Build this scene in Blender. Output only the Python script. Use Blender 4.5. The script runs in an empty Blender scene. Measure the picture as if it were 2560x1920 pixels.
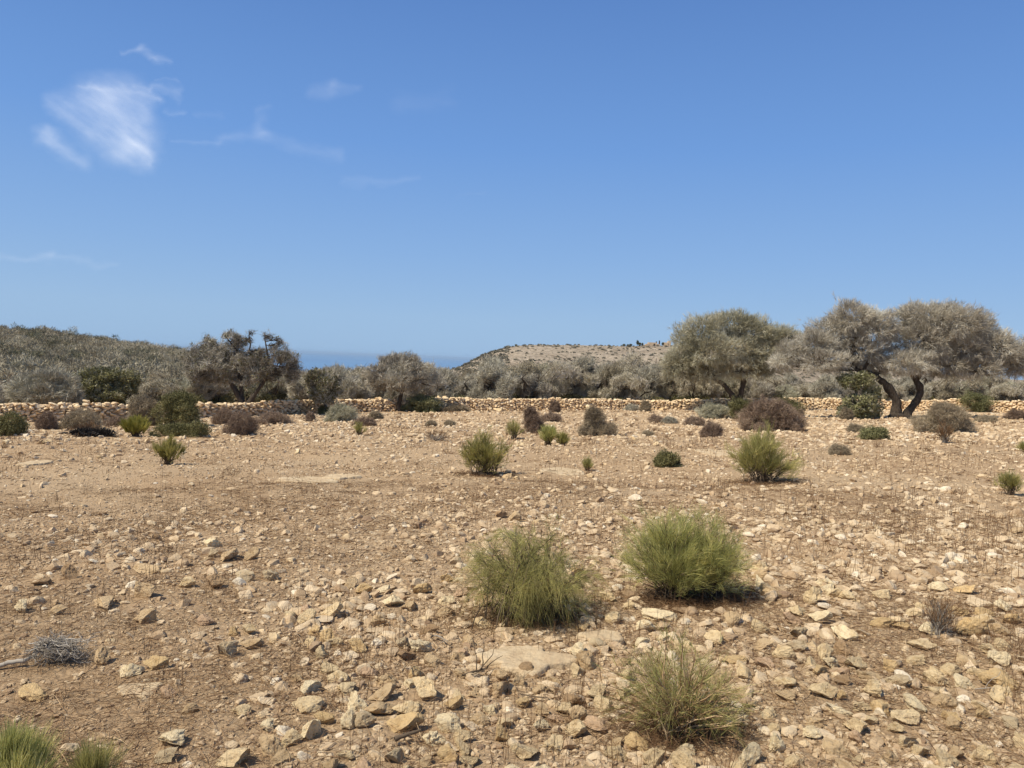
import bpy, math, random
import numpy as np
rng = np.random.default_rng(7)
random.seed(7)
scene = bpy.context.scene
COL = scene.collection
R = math.radians

# ------------------------------------------------------------------ camera
F = 1924.0; W0, H0 = 2560.0, 1920.0
PITCH, ROLL = math.atan(60/F), R(2.32)
EYE = np.array([0, 0, 1.7])
fwd = np.array([0, math.cos(PITCH), -math.sin(PITCH)])
up0 = np.array([0, math.sin(PITCH), math.cos(PITCH)])
rt0 = np.array([1.0, 0, 0])
rt = rt0*math.cos(ROLL) + up0*math.sin(ROLL)
up = up0*math.cos(ROLL) - rt0*math.sin(ROLL)

def ray(px, py):
    d = fwd + rt*((px-W0/2)/F) + up*((H0/2-py)/F)
    return d
def proj(p):
    q = np.asarray(p) - EYE
    z = q@fwd
    z = np.where(z < .01, .01, z)
    return W0/2 + F*(q@rt)/z, H0/2 - F*(q@up)/z

cam_d = bpy.data.cameras.new('camera'); cam = bpy.data.objects.new('camera', cam_d); COL.objects.link(cam)
from mathutils import Matrix, Vector
m = Matrix(((rt[0], up[0], -fwd[0]), (rt[1], up[1], -fwd[1]), (rt[2], up[2], -fwd[2])))
cam.matrix_world = Matrix.Translation(Vector(EYE)) @ m.to_4x4()
cam_d.sensor_width = 36; cam_d.lens = 36*F/W0
cam_d.clip_start = .05; cam_d.clip_end = 200000
scene.camera = cam

# ------------------------------------------------------------------ noise
def _h(i, j, k=0):
    n = (i*374761393 + j*668265263 + k*2147483647 + 1013904223) & 0xffffffff
    n = ((n ^ (n >> 13))*1274126177) & 0xffffffff
    n = ((n ^ (n >> 15))*2246822519) & 0xffffffff
    return ((n ^ (n >> 16)) & 0xffffff)/float(0xffffff)
def vn2(x, y):
    xi = np.floor(x).astype(np.int64); yi = np.floor(y).astype(np.int64)
    fx = x-xi; fy = y-yi; fx = fx*fx*(3-2*fx); fy = fy*fy*(3-2*fy)
    a = _h(xi, yi); b = _h(xi+1, yi); c = _h(xi, yi+1); d = _h(xi+1, yi+1)
    return (a*(1-fx)+b*fx)*(1-fy) + (c*(1-fx)+d*fx)*fy
def vn3(p):
    x, y, z = p[..., 0], p[..., 1], p[..., 2]
    zi = np.floor(z).astype(np.int64); fz = z-zi; fz = fz*fz*(3-2*fz)
    xi = np.floor(x).astype(np.int64); yi = np.floor(y).astype(np.int64)
    fx = x-xi; fy = y-yi; fx = fx*fx*(3-2*fx); fy = fy*fy*(3-2*fy)
    def lay(k):
        a = _h(xi, yi, k); b = _h(xi+1, yi, k); c = _h(xi, yi+1, k); d = _h(xi+1, yi+1, k)
        return (a*(1-fx)+b*fx)*(1-fy) + (c*(1-fx)+d*fx)*fy
    return lay(zi)*(1-fz) + lay(zi+1)*fz
def fbm2(x, y, o=4):
    s = 0; a = .5
    for i in range(o):
        s = s + a*(vn2(x+17.3*i, y-9.1*i)-.5)*2; x = x*2.03; y = y*2.03; a *= .5
    return s
def sst(a, b, x):
    t = np.clip((x-a)/(b-a), 0, 1); return t*t*(3-2*t)

# ------------------------------------------------------------------ terrain
U_T = np.array([-1.5, -.665, -.61, -.565, -.50, -.46, -.42, -.35, -.29, -.2, 0, .4, .67, 1.5])
E_T = np.array([.018, .0175, .0172, .0110, .0045, .001, -.003, -.012, -.022, -.030, -.028, -.018, -.014, -.014])
def macro(x, y):
    x = np.asarray(x, float); y = np.asarray(y, float)
    xc = np.clip(x, -70, 70); yc = np.clip(y, -40, 66)
    z = .036*xc - .0358*yc
    u = x/np.maximum(y, 60)
    z180 = 1.7 + np.interp(u, U_T, E_T)*180 - 2.1
    t = np.clip((y-66)/114., 0, 1)
    z = z*(1-t) + z180*t + 1.2*fbm2(x/23., y/23., 3)*t*(1-t)*2
    far = np.hypot(x, y)
    z = z - 110*sst(170, 620, y) - 60*sst(500, 800, far)
    return z
def micro(x, y):
    d = np.hypot(x, y)
    m = .10*fbm2(x/3.5, y/3.5, 2) + .045*fbm2(x/.9+5, y/.9, 2)*(d < 90)
    return m + .016*fbm2(x/.16, y/.16, 3)*(d < 40)
def ground(x, y):
    return macro(x, y) + micro(np.asarray(x, float), np.asarray(y, float))*sst(.0, 2., np.hypot(x, y))
def gp(px, py):
    """point of the ground seen at photo pixel px, py"""
    d = ray(px, py); lo, hi = .5, 400.
    t = np.linspace(1.5, 90, 1200); P = EYE + d[None]*t[:, None]
    b = P[:, 2] < macro(P[:, 0], P[:, 1])
    i = int(np.argmax(b)) if b.any() else len(t)-1
    a, c = t[max(i-1, 0)], t[i]
    for _ in range(30):
        mm = (a+c)/2; q = EYE+d*mm
        if q[2] < macro(q[0], q[1]): c = mm
        else: a = mm
    q = EYE+d*c
    return np.array([q[0], q[1], float(ground(q[0], q[1]))])

# ------------------------------------------------------------------ mesh helpers
def new_mesh(name, V, faces, k, mat=None, smooth=False, tint=None):
    """V (n,3); faces (m,k)"""
    me = bpy.data.meshes.new(name)
    V = np.ascontiguousarray(V, np.float32); faces = np.ascontiguousarray(faces, np.int32)
    n, mfa = len(V), len(faces)
    me.vertices.add(n); me.vertices.foreach_set('co', V.ravel())
    me.loops.add(mfa*k); me.loops.foreach_set('vertex_index', faces.ravel())
    me.polygons.add(mfa)
    me.polygons.foreach_set('loop_start', np.arange(0, mfa*k, k, dtype=np.int32))
    try: me.polygons.foreach_set('loop_total', np.full(mfa, k, np.int32))
    except Exception: pass
    me.polygons.foreach_set('use_smooth', np.full(mfa, bool(smooth)))
    me.update(calc_edges=True)
    if tint is not None:
        a = me.attributes.new('tint', 'FLOAT', 'POINT'); a.data.foreach_set('value', np.ascontiguousarray(tint, np.float32))
    if mat: me.materials.append(mat)
    return me
def link(name, me, parent=None, loc=(0, 0, 0)):
    o = bpy.data.objects.new(name, me); COL.objects.link(o); o.location = loc
    if parent: o.parent = parent
    return o
def tag(o, label=None, cat=None, group=None, kind=None):
    if label: o['label'] = label
    if cat: o['category'] = cat
    if group: o['group'] = group
    if kind: o['kind'] = kind
    return o
def empty(name, loc):
    o = bpy.data.objects.new(name, None); COL.objects.link(o); o.location = loc
    o.empty_display_size = .2
    return o

def ico(sub):
    import bmesh
    bm = bmesh.new(); bmesh.ops.create_icosphere(bm, subdivisions=sub, radius=1)
    bm.verts.ensure_lookup_table()
    V = np.array([v.co[:] for v in bm.verts]); Fc = np.array([[v.index for v in f.verts] for f in bm.faces])
    bm.free(); return V, Fc
ICO = {1: ico(1), 2: ico(2), 3: ico(3), 4: ico(4), 5: ico(5)}

def unit(v): return v/np.maximum(np.linalg.norm(v, axis=-1, keepdims=True), 1e-9)
def rvec(n, r=None): return unit((r or rng).normal(size=(n, 3)))

def stone_shape(seed, sub, angular=.6, rough=.08):
    r = np.random.default_rng(seed)
    V = ICO[sub][0].copy()
    npl = r.integers(7, 12)
    nn = rvec(npl, r); dd = r.uniform(.28, .66, npl) + (1-angular)*.14
    for n_, d_ in zip(nn, dd):
        s = V@n_; V = V - np.outer(np.maximum(0, s-d_)*r.uniform(.85, 1), n_)
    off = r.uniform(0, 50, 3)
    if sub >= 2:
        dirn = unit(V)
        V = V + dirn*((vn3(V*2.2+off)-.5)*rough*2.4)[:, None]
        V = V + dirn*((vn3(V*5.5+off)-.5)*rough*1.3)[:, None]
        if sub >= 3: 
            V = V + dirn*((vn3(V*13+off)-.5)*rough*.7)[:, None]
            pit = vn3(V*7+off+9); V = V - dirn*(sst(.68, .85, pit)*rough*.9)[:, None]
    V = V/np.abs(V).max(0)
    return V
def rotm(ax, an):
    ax = unit(ax); c = np.cos(an)[:, None, None]; s = np.sin(an)[:, None, None]
    x, y, z = ax[:, 0], ax[:, 1], ax[:, 2]; o = np.zeros_like(x)
    K = np.stack([np.stack([o, -z, y], -1), np.stack([z, o, -x], -1), np.stack([-y, x, o], -1)], -2)
    I = np.eye(3)[None]
    return I*c + s*K + (1-c)*ax[:, :, None]*ax[:, None, :]
def rotz(a):
    return rotm(np.tile([0, 0, 1.], (len(a), 1)), a)

def scatter_stones(P, S, sub, seeds, tilt=.5, angular=.7):
    """merge many stones into one vertex array. P centres, S (n,3) half sizes"""
    shapes = [stone_shape(s, sub, angular) for s in seeds]
    Fc = ICO[sub][1]; nv = len(ICO[sub][0]); n = len(P)
    idx = rng.integers(0, len(shapes), n)
    base = np.stack(shapes)[idx]                      # n,nv,3
    A = rotm(rvec(n), rng.uniform(0, 3.1, n))
    B = rotm(np.column_stack([rng.normal(size=n), rng.normal(size=n), np.zeros(n)])+1e-5, rng.normal(size=n)*tilt*.5)
    Z = rotz(rng.uniform(0, 6.28, n))
    V = np.einsum('nij,nvj->nvi', A, base)*S[:, None, :]
    V = np.einsum('nij,nvj->nvi', B@Z, V) + P[:, None, :]
    Fa = (Fc[None]+(np.arange(n)*nv)[:, None, None]).reshape(-1, 3)
    return V.reshape(-1, 3), Fa, nv

def tube(path, rad, ns=7, close=True):
    path = np.asarray(path, float); rad = np.asarray(rad, float); n = len(path)
    t = np.gradient(path, axis=0); t = unit(t)
    a = np.array([0.31, .9, .22]); u = unit(np.cross(t, a)); w = np.cross(t, u)
    th = np.linspace(0, 2*np.pi, ns, endpoint=False)
    V = path[:, None]+rad[:, None, None]*(np.cos(th)[None, :, None]*u[:, None]+np.sin(th)[None, :, None]*w[:, None])
    i = np.arange(n-1)[:, None]*ns; j = np.arange(ns)[None]; j2 = (j+1) % ns
    Fa = np.stack([i+j, i+j2, i+ns+j2, i+ns+j], -1).reshape(-1, 4)
    return V.reshape(-1, 3), Fa
class Acc:
    def __init__(s, k): s.V = []; s.F = []; s.T = []; s.n = 0; s.k = k
    def add(s, V, Fa, t=.5):
        s.V.append(V); s.F.append(Fa+s.n); s.n += len(V)
        s.T.append(np.full(len(V), t) if np.isscalar(t) else t)
    def mesh(s, name, mat, smooth=False, origin=(0, 0, 0)):
        return new_mesh(name, np.concatenate(s.V)-np.asarray(origin), np.concatenate(s.F), s.k, mat, smooth, np.concatenate(s.T))

def wiggle(a, b, n=7, amp=.08, sag=0., r=None):
    r = r or rng
    a = np.asarray(a, float); b = np.asarray(b, float); L = np.linalg.norm(b-a)
    t = np.linspace(0, 1, n)[:, None]
    P = a+(b-a)*t
    off = np.cumsum(r.normal(size=(n, 3)), 0)*amp*L/n
    off -= off[-1]*t; off[0] = 0
    P = P+off*np.minimum(1, t*3); P[:, 2] += (4*t*(1-t))[:, 0]*sag*L
    return P

def blades(P, D, L, Wd, tint, curve=0., seg=1):
    """thin tapering ribbons: origin P, direction D, length L, width Wd"""
    n = len(P); sd = unit(np.cross(D, rvec(n)))*Wd[:, None]*.5
    if seg == 1:
        V = np.stack([P-sd, P+sd, P+D*L[:, None]], 1).reshape(-1, 3)
        Fa = np.arange(n*3).reshape(-1, 3)
        return V, Fa, np.repeat(tint, 3)
    rows = []
    for k in range(seg+1):
        t = k/seg
        c = P+D*(L*t)[:, None]+curve*(L*t*t)[:, None]
        w = sd*(1-.75*t)
        rows += [c-w, c+w]
    V = np.stack(rows, 1).reshape(-1, 3); nv = 2*(seg+1)
    q = []
    for k in range(seg): q += [[2*k, 2*k+1, 2*k+3], [2*k, 2*k+3, 2*k+2]]
    Fa = (np.array(q)[None]+(np.arange(n)*nv)[:, None, None]).reshape(-1, 3)
    return V, Fa, np.repeat(tint, nv)

def lobes_points(lobes, n, shell=.7, clump=0., cf=1., r=None):
    r = r or rng
    C = np.array([l[0] for l in lobes]); Rr = np.array([l[1] for l in lobes])
    w = (Rr[:, 0]*Rr[:, 1]*Rr[:, 2])**(.75); w /= w.sum()
    idx = r.choice(len(lobes), n, p=w)
    d = rvec(n, r)
    rad = np.where(r.random(n) < shell, r.uniform(.66, 1.04, n), r.random(n)**(1/3))
    rad = np.where(r.random(n) < .10, rad*r.uniform(1., 1.28, n), rad)
    ql = C[idx]*1.7+d*1.6; rad = rad*(1+.9*(vn3(ql+3.3)-.5)+.6*(vn3(ql*2.3+8.)-.5))
    P = C[idx]+d*Rr[idx]*rad[:, None]
    out = unit(d/Rr[idx]*Rr[idx].mean(1)[:, None])
    # drop points well inside another lobe on the shell, and thin by noise for clumps
    keep = np.ones(n, bool)
    if clump > 0:
        nz = vn3(P*cf+31.7)*.65+vn3(P*cf*2.3+3)*.35
        keep &= (nz > clump*(.85+.3*r.random(n)))
    return P[keep], out[keep], idx[keep], rad[keep]

def twigs(lobes, n, k=6, L=.5, Wd=.02, outw=1., rnd=.6, upw=.2, spread=.45, shell=.7, clump=.35, cf=1., floor=None):
    P, out, idx, rad = lobes_points(lobes, n, shell, clump, cf)
    if floor is not None:
        kp = P[:, 2] > floor(P[:, 0], P[:, 1]) if callable(floor) else P[:, 2] > floor
        P, out, idx = P[kp], out[kp], idx[kp]
    m_ = len(P)
    D = unit(out*outw+rvec(m_)*rnd+np.array([0, 0, 1.])*upw)
    t0 = np.clip(vn3(P*.9+11)*.7+rng.random(m_)*.3, 0, 1)
    P2 = np.repeat(P, k, 0)+rng.normal(size=(m_*k, 3))*L*.12
    D2 = unit(np.repeat(D, k, 0)+rvec(m_*k)*spread)
    LL = L*rng.uniform(.5, 1.25, m_*k); WW = Wd*rng.uniform(.6, 1.3, m_*k)
    tt = np.clip(np.repeat(t0, k)+rng.normal(size=m_*k)*.15, 0, 1)
    return blades(P2-D2*LL[:, None]*.35, D2, LL, WW, tt)
def leaves(lobes, n, size=.07, shell=.7, clump=.35, cf=1.5, floor=None):
    P, out, idx, rad = lobes_points(lobes, n, shell, clump, cf)
    if floor is not None: kp = P[:, 2] > floor; P, out = P[kp], out[kp]
    m_ = len(P); a = unit(out*.6+rvec(m_)); b = unit(np.cross(a, rvec(m_)))
    c = np.cross(a, b); s = size*rng.uniform(.6, 1.3, m_)[:, None]
    V = np.stack([P-b*s*.5, P+c*s*.9-b*s*.1, P+b*s*.5-c*s*.2], 1).reshape(-1, 3)
    tt = np.clip(vn3(P*1.3+4)*.6+rng.random(m_)*.4, 0, 1)
    return V, np.arange(m_*3).reshape(-1, 3), np.repeat(tt, 3)

# ------------------------------------------------------------------ materials
def mat(name, rough=.9, spec=.1):
    m_ = bpy.data.materials.new(name); m_.use_nodes = True
    nt = m_.node_tree; b = nt.nodes['Principled BSDF']
    b.inputs['Roughness'].default_value = rough
    b.inputs['Specular IOR Level'].default_value = spec
    return m_, nt, b
def N(nt, t, **kw):
    n = nt.nodes.new(t)
    for k_, v in kw.items():
        if hasattr(n, k_): setattr(n, k_, v)
        else: n.inputs[k_.replace('_', ' ')].default_value = v
    return n
def ramp(nt, fac, stops):
    r_ = nt.nodes.new('ShaderNodeValToRGB'); cr = r_.color_ramp
    while len(cr.elements) < len(stops): cr.elements.new(.5)
    for e, (p, c) in zip(cr.elements, stops): e.position = p; e.color = (*c, 1)
    nt.links.new(fac, r_.inputs[0]); return r_.outputs[0]
def mixc(nt, fac, a, b, mode='MIX'):
    x = nt.nodes.new('ShaderNodeMix'); x.data_type = 'RGBA'; x.blend_type = mode
    for s, v in ((0, fac), (6, a), (7, b)):
        if isinstance(v, (int, float)): x.inputs[s].default_value = v
        elif isinstance(v, tuple): x.inputs[s].default_value = (*v, 1)
        else: nt.links.new(v, x.inputs[s])
    return x.outputs[2]
def noise(nt, vec, scale, detail=4, rough=.6, dist=0.):
    n = nt.nodes.new('ShaderNodeTexNoise'); n.inputs['Scale'].default_value = scale
    n.inputs['Detail'].default_value = detail; n.inputs['Roughness'].default_value = rough; n.inputs['Distortion'].default_value = dist
    if vec is not None: nt.links.new(vec, n.inputs['Vector'])
    return n.outputs['Fac']
def math_(nt, op, a, b=0.):
    n = nt.nodes.new('ShaderNodeMath'); n.operation = op
    for i, v in enumerate((a, b)):
        if isinstance(v, (int, float)): n.inputs[i].default_value = v
        else: nt.links.new(v, n.inputs[i])
    return n.outputs[0]
def bump(nt, b, h, strength, dist):
    n = nt.nodes.new('ShaderNodeBump'); n.inputs['Strength'].default_value = strength; n.inputs['Distance'].default_value = dist
    nt.links.new(h, n.inputs['Height']); nt.links.new(n.outputs[0], b.inputs['Normal'])
def attr(nt, name='tint'):
    n = nt.nodes.new('ShaderNodeAttribute'); n.attribute_name = name; return n.outputs['Fac']

def plant_mat(name, stops, rough=.85, trans=0., objvar=.12):
    m_, nt, b = mat(name, rough, .15)
    t = attr(nt); oi = nt.nodes.new('ShaderNodeObjectInfo')
    v = math_(nt, 'ADD', t, math_(nt, 'MULTIPLY', math_(nt, 'SUBTRACT', oi.outputs['Random'], .5), objvar*2))
    c = ramp(nt, v, stops); nt.links.new(c, b.inputs['Base Color'])
    if trans > 0:
        tr = nt.nodes.new('ShaderNodeBsdfTranslucent'); mx = nt.nodes.new('ShaderNodeMixShader'); mx.inputs[0].default_value = trans
        nt.links.new(c, tr.inputs[0]); nt.links.new(b.outputs[0], mx.inputs[1]); nt.links.new(tr.outputs[0], mx.inputs[2])
        nt.links.new(mx.outputs[0], nt.nodes['Material Output'].inputs[0])
    return m_
M = {}
M['grey_twig'] = plant_mat('grey_twigs', [(0, (0.161, 0.132, 0.089)), (.35, (0.333, 0.293, 0.206)), (.7, (0.564, 0.508, 0.379)), (1, (0.581, 0.544, 0.513))], objvar=.2)
M['tan_twig'] = plant_mat('argan_twigs', [(0, (0.178, 0.158, 0.121)), (.4, (0.368, 0.332, 0.266)), (.75, (0.555, 0.515, 0.423)), (1, (0.757, 0.737, 0.632))], objvar=.0)
M['olive_twig'] = plant_mat('olive_twigs', [(0, (0.169, 0.161, 0.100)), (.4, (0.351, 0.331, 0.231)), (.75, (0.543, 0.508, 0.370)), (1, (0.684, 0.683, 0.595))], objvar=.0)
M['brown_twig'] = plant_mat('brown_twigs', [(0, (0.137, 0.108, 0.071)), (.5, (0.300, 0.243, 0.164)), (1, (0.546, 0.458, 0.320))], objvar=.12)
M['purple_twig'] = plant_mat('purple_brown_twigs', [(0, (0.116, 0.078, 0.055)), (.5, (0.251, 0.180, 0.130)), (1, (0.489, 0.381, 0.277))], objvar=.12)
M['dark_leaf'] = plant_mat('dark_green_leaves', [(0, (0.058, 0.056, 0.023)), (.5, (0.154, 0.147, 0.062)), (1, (0.333, 0.295, 0.135))], .6, .2)
M['green_leaf'] = plant_mat('green_leaves', [(0, (0.079, 0.085, 0.037)), (.5, (0.218, 0.217, 0.101)), (1, (0.422, 0.395, 0.208))], .65, .2)
M['yellow_leaf'] = plant_mat('yellow_green_stems', [(0, (0.168, 0.168, 0.034)), (.5, (0.370, 0.336, 0.076)), (1, (0.571, 0.504, 0.151))], .7, .15)
M['broom'] = plant_mat('broom_green', [(0, (.26, .20, .11)), (.13, (0.176, 0.163, 0.051)), (.45, (0.353, 0.326, 0.102)), (.8, (0.605, 0.522, 0.191)), (1, (0.874, 0.667, 0.306))], .6, .45, .0)
M['broom_pale'] = plant_mat('broom_pale_green', [(0, (.30, .235, .13)), (.13, (0.204, 0.191, 0.068)), (.45, (0.409, 0.381, 0.135)), (.8, (0.620, 0.562, 0.227)), (1, (0.819, 0.669, 0.325))], .65, .45, .0)
M['broom_lush'] = plant_mat('broom_lush_green', [(0, (0.224, 0.200, 0.070)), (.13, (0.240, 0.240, 0.087)), (.45, (0.479, 0.481, 0.174)), (.8, (0.865, 0.752, 0.310)), (1, (0.880, 0.880, 0.563))], .6, .45, .0)
M['wood'] = plant_mat('broom_wood', [(0, (.06, .042, .028)), (1, (.20, .15, .10))], .85)
M['straw'] = plant_mat('dry_straw', [(0, (.10, .052, .026)), (.45, (.20, .12, .062)), (.8, (.40, .27, .15)), (1, (.62, .46, .28))], .8)
M['dead_wood'] = plant_mat('weathered_wood', [(0, (0.156, 0.132, 0.108)), (.5, (0.324, 0.288, 0.240)), (1, (0.540, 0.492, 0.420))], .85)

def bark_mat():
    m_, nt, b = mat('bark', .95)
    tc = nt.nodes.new('ShaderNodeTexCoord'); mp = nt.nodes.new('ShaderNodeMapping'); mp.inputs['Scale'].default_value = (6, 6, 1.5)
    nt.links.new(tc.outputs['Object'], mp.inputs[0])
    n = noise(nt, mp.outputs[0], 2.5, 6, .7)
    nt.links.new(ramp(nt, n, [(.3, (.035, .027, .02)), (.55, (.085, .068, .052)), (.8, (.19, .16, .13))]), b.inputs['Base Color'])
    bump(nt, b, n, 1, .05); return m_
M['bark'] = bark_mat()

def soil_mat():
    m_, nt, b = mat('stony_soil', .95, .05)
    tc = nt.nodes.new('ShaderNodeTexCoord'); v = tc.outputs['Object']
    big = noise(nt, v, .22, 4, .6, .5); mid = noise(nt, v, 2.2, 6, .65); fine = noise(nt, v, 34, 6, .75); xf = noise(nt, v, 130, 3, .7)
    c1 = ramp(nt, mid, [(.3, (.32, .205, .112)), (.55, (.44, .305, .18)), (.75, (.54, .395, .25))])
    c2 = ramp(nt, fine, [(.28, (.20, .12, .062)), (.5, (.46, .325, .195)), (.72, (.68, .54, .36))])
    c = mixc(nt, .5, c1, c2)
    c = mixc(nt, ramp(nt, big, [(.42, (0, 0, 0)), (.62, (.5, .5, .5))]), c, (.50, .38, .245))
    vo = nt.nodes.new('ShaderNodeTexVoronoi'); vo.inputs['Scale'].default_value = 26; nt.links.new(v, vo.inputs['Vector'])
    vf = math_(nt, 'SUBTRACT', 1., vo.outputs['Distance'])
    c = mixc(nt, ramp(nt, vf, [(.72, (0, 0, 0)), (.85, (.55, .55, .55))]), c, mixc(nt, vo.outputs['Color'], (.5, .39, .27), (.34, .23, .145)))
    nt.links.new(c, b.inputs['Base Color'])
    h = math_(nt, 'ADD', math_(nt, 'MULTIPLY', fine, 1.), math_(nt, 'ADD', math_(nt, 'MULTIPLY', vf, .8), math_(nt, 'MULTIPLY', xf, .4)))
    bump(nt, b, h, 1., .02); return m_
M['soil'] = soil_mat()

def stone_mat(name, src, gain=1.):
    """src 'obj': object colour; 'attr': tint attribute"""
    m_, nt, b = mat(name, .92, .08)
    tc = nt.nodes.new('ShaderNodeTexCoord'); v = tc.outputs['Object']
    oi = nt.nodes.new('ShaderNodeObjectInfo')
    if src == 'obj':
        ad = nt.nodes.new('ShaderNodeVectorMath'); ad.operation = 'ADD'; nt.links.new(v, ad.inputs[0])
        cb = nt.nodes.new('ShaderNodeCombineXYZ')
        for i in range(3): nt.links.new(math_(nt, 'MULTIPLY', oi.outputs['Random'], 37.+i*11), cb.inputs[i])
        nt.links.new(cb.outputs[0], ad.inputs[1]); v = ad.outputs[0]
        base = oi.outputs['Color']; s1, s2, s3 = 1.3, 5., 16
    else:
        base = ramp(nt, attr(nt), [(0, (.32, .22, .14)), (.25, (.46, .335, .21)), (.55, (.585, .45, .29)), (.8, (.68, .55, .38)), (.92, (.60, .46, .28)), (1, (.76, .66, .50))])
        if gain != 1.: base = mixc(nt, 1., base, (gain, gain*.99, gain*.96), 'MULTIPLY')
        s1, s2, s3 = 9, 34, 110
    n1 = noise(nt, v, s1, 5, .62, .4); n2 = noise(nt, v, s2, 6, .7); n3 = noise(nt, v, s3, 5, .7)
    c = mixc(nt, 1., base, ramp(nt, n1, [(.25, (.68, .60, .50)), (.5, (1, 1, 1)), (.78, (1.16, 1.15, 1.10))]), 'MULTIPLY')
    c = mixc(nt, ramp(nt, n2, [(.6, (0, 0, 0)), (.74, (.5, .5, .5))]), c, mixc(nt, 1., base, (.58, .52, .46), 'MULTIPLY'))
    c = mixc(nt, ramp(nt, n3, [(.58, (0, 0, 0)), (.7, (.4, .4, .4))]), c, (.64, .53, .39))
    # reddish soil clinging in patches
    c = mixc(nt, ramp(nt, noise(nt, v, s1*1.6, 4, .6), [(.55, (0, 0, 0)), (.72, (.55, .55, .55))]), c, (.36, .235, .15))
    nt.links.new(c, b.inputs['Base Color'])
    h = math_(nt, 'ADD', n2, math_(nt, 'MULTIPLY', n3, .6))
    bump(nt, b, h, .9, .02 if src == 'obj' else .012)
    return m_
M['stone_obj'] = stone_mat('limestone', 'obj')
M['stone_attr'] = stone_mat('limestone_scatter', 'attr')

def bedrock_mat():
    m_, nt, b = mat('bedrock', .9, .1)
    tc = nt.nodes.new('ShaderNodeTexCoord'); v = tc.outputs['Object']
    n = noise(nt, v, 3.5, 8, .65, 1.); n2 = noise(nt, v, 30, 5, .7)
    c = ramp(nt, n, [(.3, (.44, .32, .195)), (.5, (.56, .435, .275)), (.7, (.66, .54, .37))])
    c = mixc(nt, ramp(nt, n2, [(.5, (0, 0, 0)), (.7, (.5, .5, .5))]), c, (.36, .24, .15))
    nt.links.new(c, b.inputs['Base Color']); bump(nt, b, math_(nt, 'ADD', n, n2), .6, .03); return m_
M['bedrock'] = bedrock_mat()

# ------------------------------------------------------------------ ground sheet
az_f = np.linspace(-R(42), R(42), 900)
az_b = np.linspace(R(42), R(318), 120)[1:-1]
az = np.concatenate([az_f, az_b])
rr = np.concatenate([[0.02, .3, .6, .9, 1.2, 1.6], 1.8*np.exp(np.arange(0, 700)*.0087)])
rr = rr[rr < 900]
A_, R_ = np.meshgrid(az, rr)
X = R_*np.sin(A_); Y = R_*np.cos(A_)
Z = ground(X, Y)
V = np.stack([X, Y, Z], -1).reshape(-1, 3)
na = len(az); nr = len(rr)
i = np.arange(nr-1)[:, None]*na; j = np.arange(na)[None]; j2 = (j+1) % na
Fg = np.stack([i+j, i+na+j, i+na+j2, i+j2], -1).reshape(-1, 4)[:, ::-1]
Fg = Fg[:, ::-1]
g = link('ground', new_mesh('ground', V, Fg[:, ::-1], 4, M['soil'], True))
tag(g, kind='structure')

# ------------------------------------------------------------------ sea
def sea():
    m_, nt, b = mat('sea_water', .35, .5)
    b.inputs['IOR'].default_value = 1.33
    tc = nt.nodes.new('ShaderNodeTexCoord')
    n = noise(nt, tc.outputs['Object'], .0006, 5, .6); 
    nt.links.new(ramp(nt, n, [(.35, (.10, .21, .37)), (.65, (.13, .25, .42))]), b.inputs['Base Color'])
    bump(nt, b, noise(nt, tc.outputs['Object'], .03, 4, .6), .6, 3.)
    r_ = np.array([0, 300, 1000, 4000, 12000, 40000, 90000.]); th = np.linspace(0, 2*np.pi, 96, endpoint=False)
    A, Q = np.meshgrid(th, r_[1:]); V = np.concatenate([[[0, 0, 0]], np.stack([Q*np.sin(A), Q*np.cos(A), 0*A], -1).reshape(-1, 3)])
    F3 = []
    n_ = 96
    for k in range(n_): F3.append([0, 1+(k+1) % n_, 1+k, 1+k])
    me = bpy.data.meshes.new('sea'); fs = [(0, 1+(k+1) % n_, 1+k) for k in range(n_)]
    for q in range(len(r_)-2):
        for k in range(n_): fs.append((1+q*n_+k, 1+q*n_+(k+1) % n_, 1+(q+1)*n_+(k+1) % n_, 1+(q+1)*n_+k))
    me.from_pydata([tuple(v) for v in V], [], fs); me.materials.append(m_)
    o = link('sea', me, loc=(0, 0, -95)); tag(o, kind='structure')
sea()

# ------------------------------------------------------------------ headland
HX = np.array([900, 1000, 1060, 1100, 1127, 1154, 1181, 1208, 1235, 1263, 1290, 1330, 1425, 1560, 1615, 1669, 1800, 2000, 2200, 2400, 2700])
HY = np.array([1010, 970, 950, 935, 924, 915, 901, 886, 877, 869, 864.5, 862.5, 863, 866, 865, 864, 868, 892, 920, 940, 960.])
def head_crest(u):
    px = np.interp(u, (HX-1280)/F, HX); py = np.interp(px, HX, HY)
    hor = 878+.0405*(px-727)
    return (hor-py)/F
def head_z(x, y):
    u = x/y; e = head_crest(u)
    Dc = 700.
    zc = 1.7+e*Dc
    t = np.clip((y-330)/(Dc-330), 0, 1)
    prof = (1-(1-t)**1.35)
    foot = -34+zc*.25
    z = foot+(zc-foot)*prof
    back = sst(Dc+10, Dc+500, y)
    z = z-back*140-4*sst(Dc, Dc+60, y)
    z = z+1.6*fbm2(x/45, y/45, 4)*(1-t*.8)+1.0*fbm2(x/14., y/9., 3)*sst(1., .8, t)*sst(0, .1, t)
    terr = .5*np.sin(z*1.1+fbm2(x/60, y/60, 2)*4)*sst(1., .9, t)
    return z+terr
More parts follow.
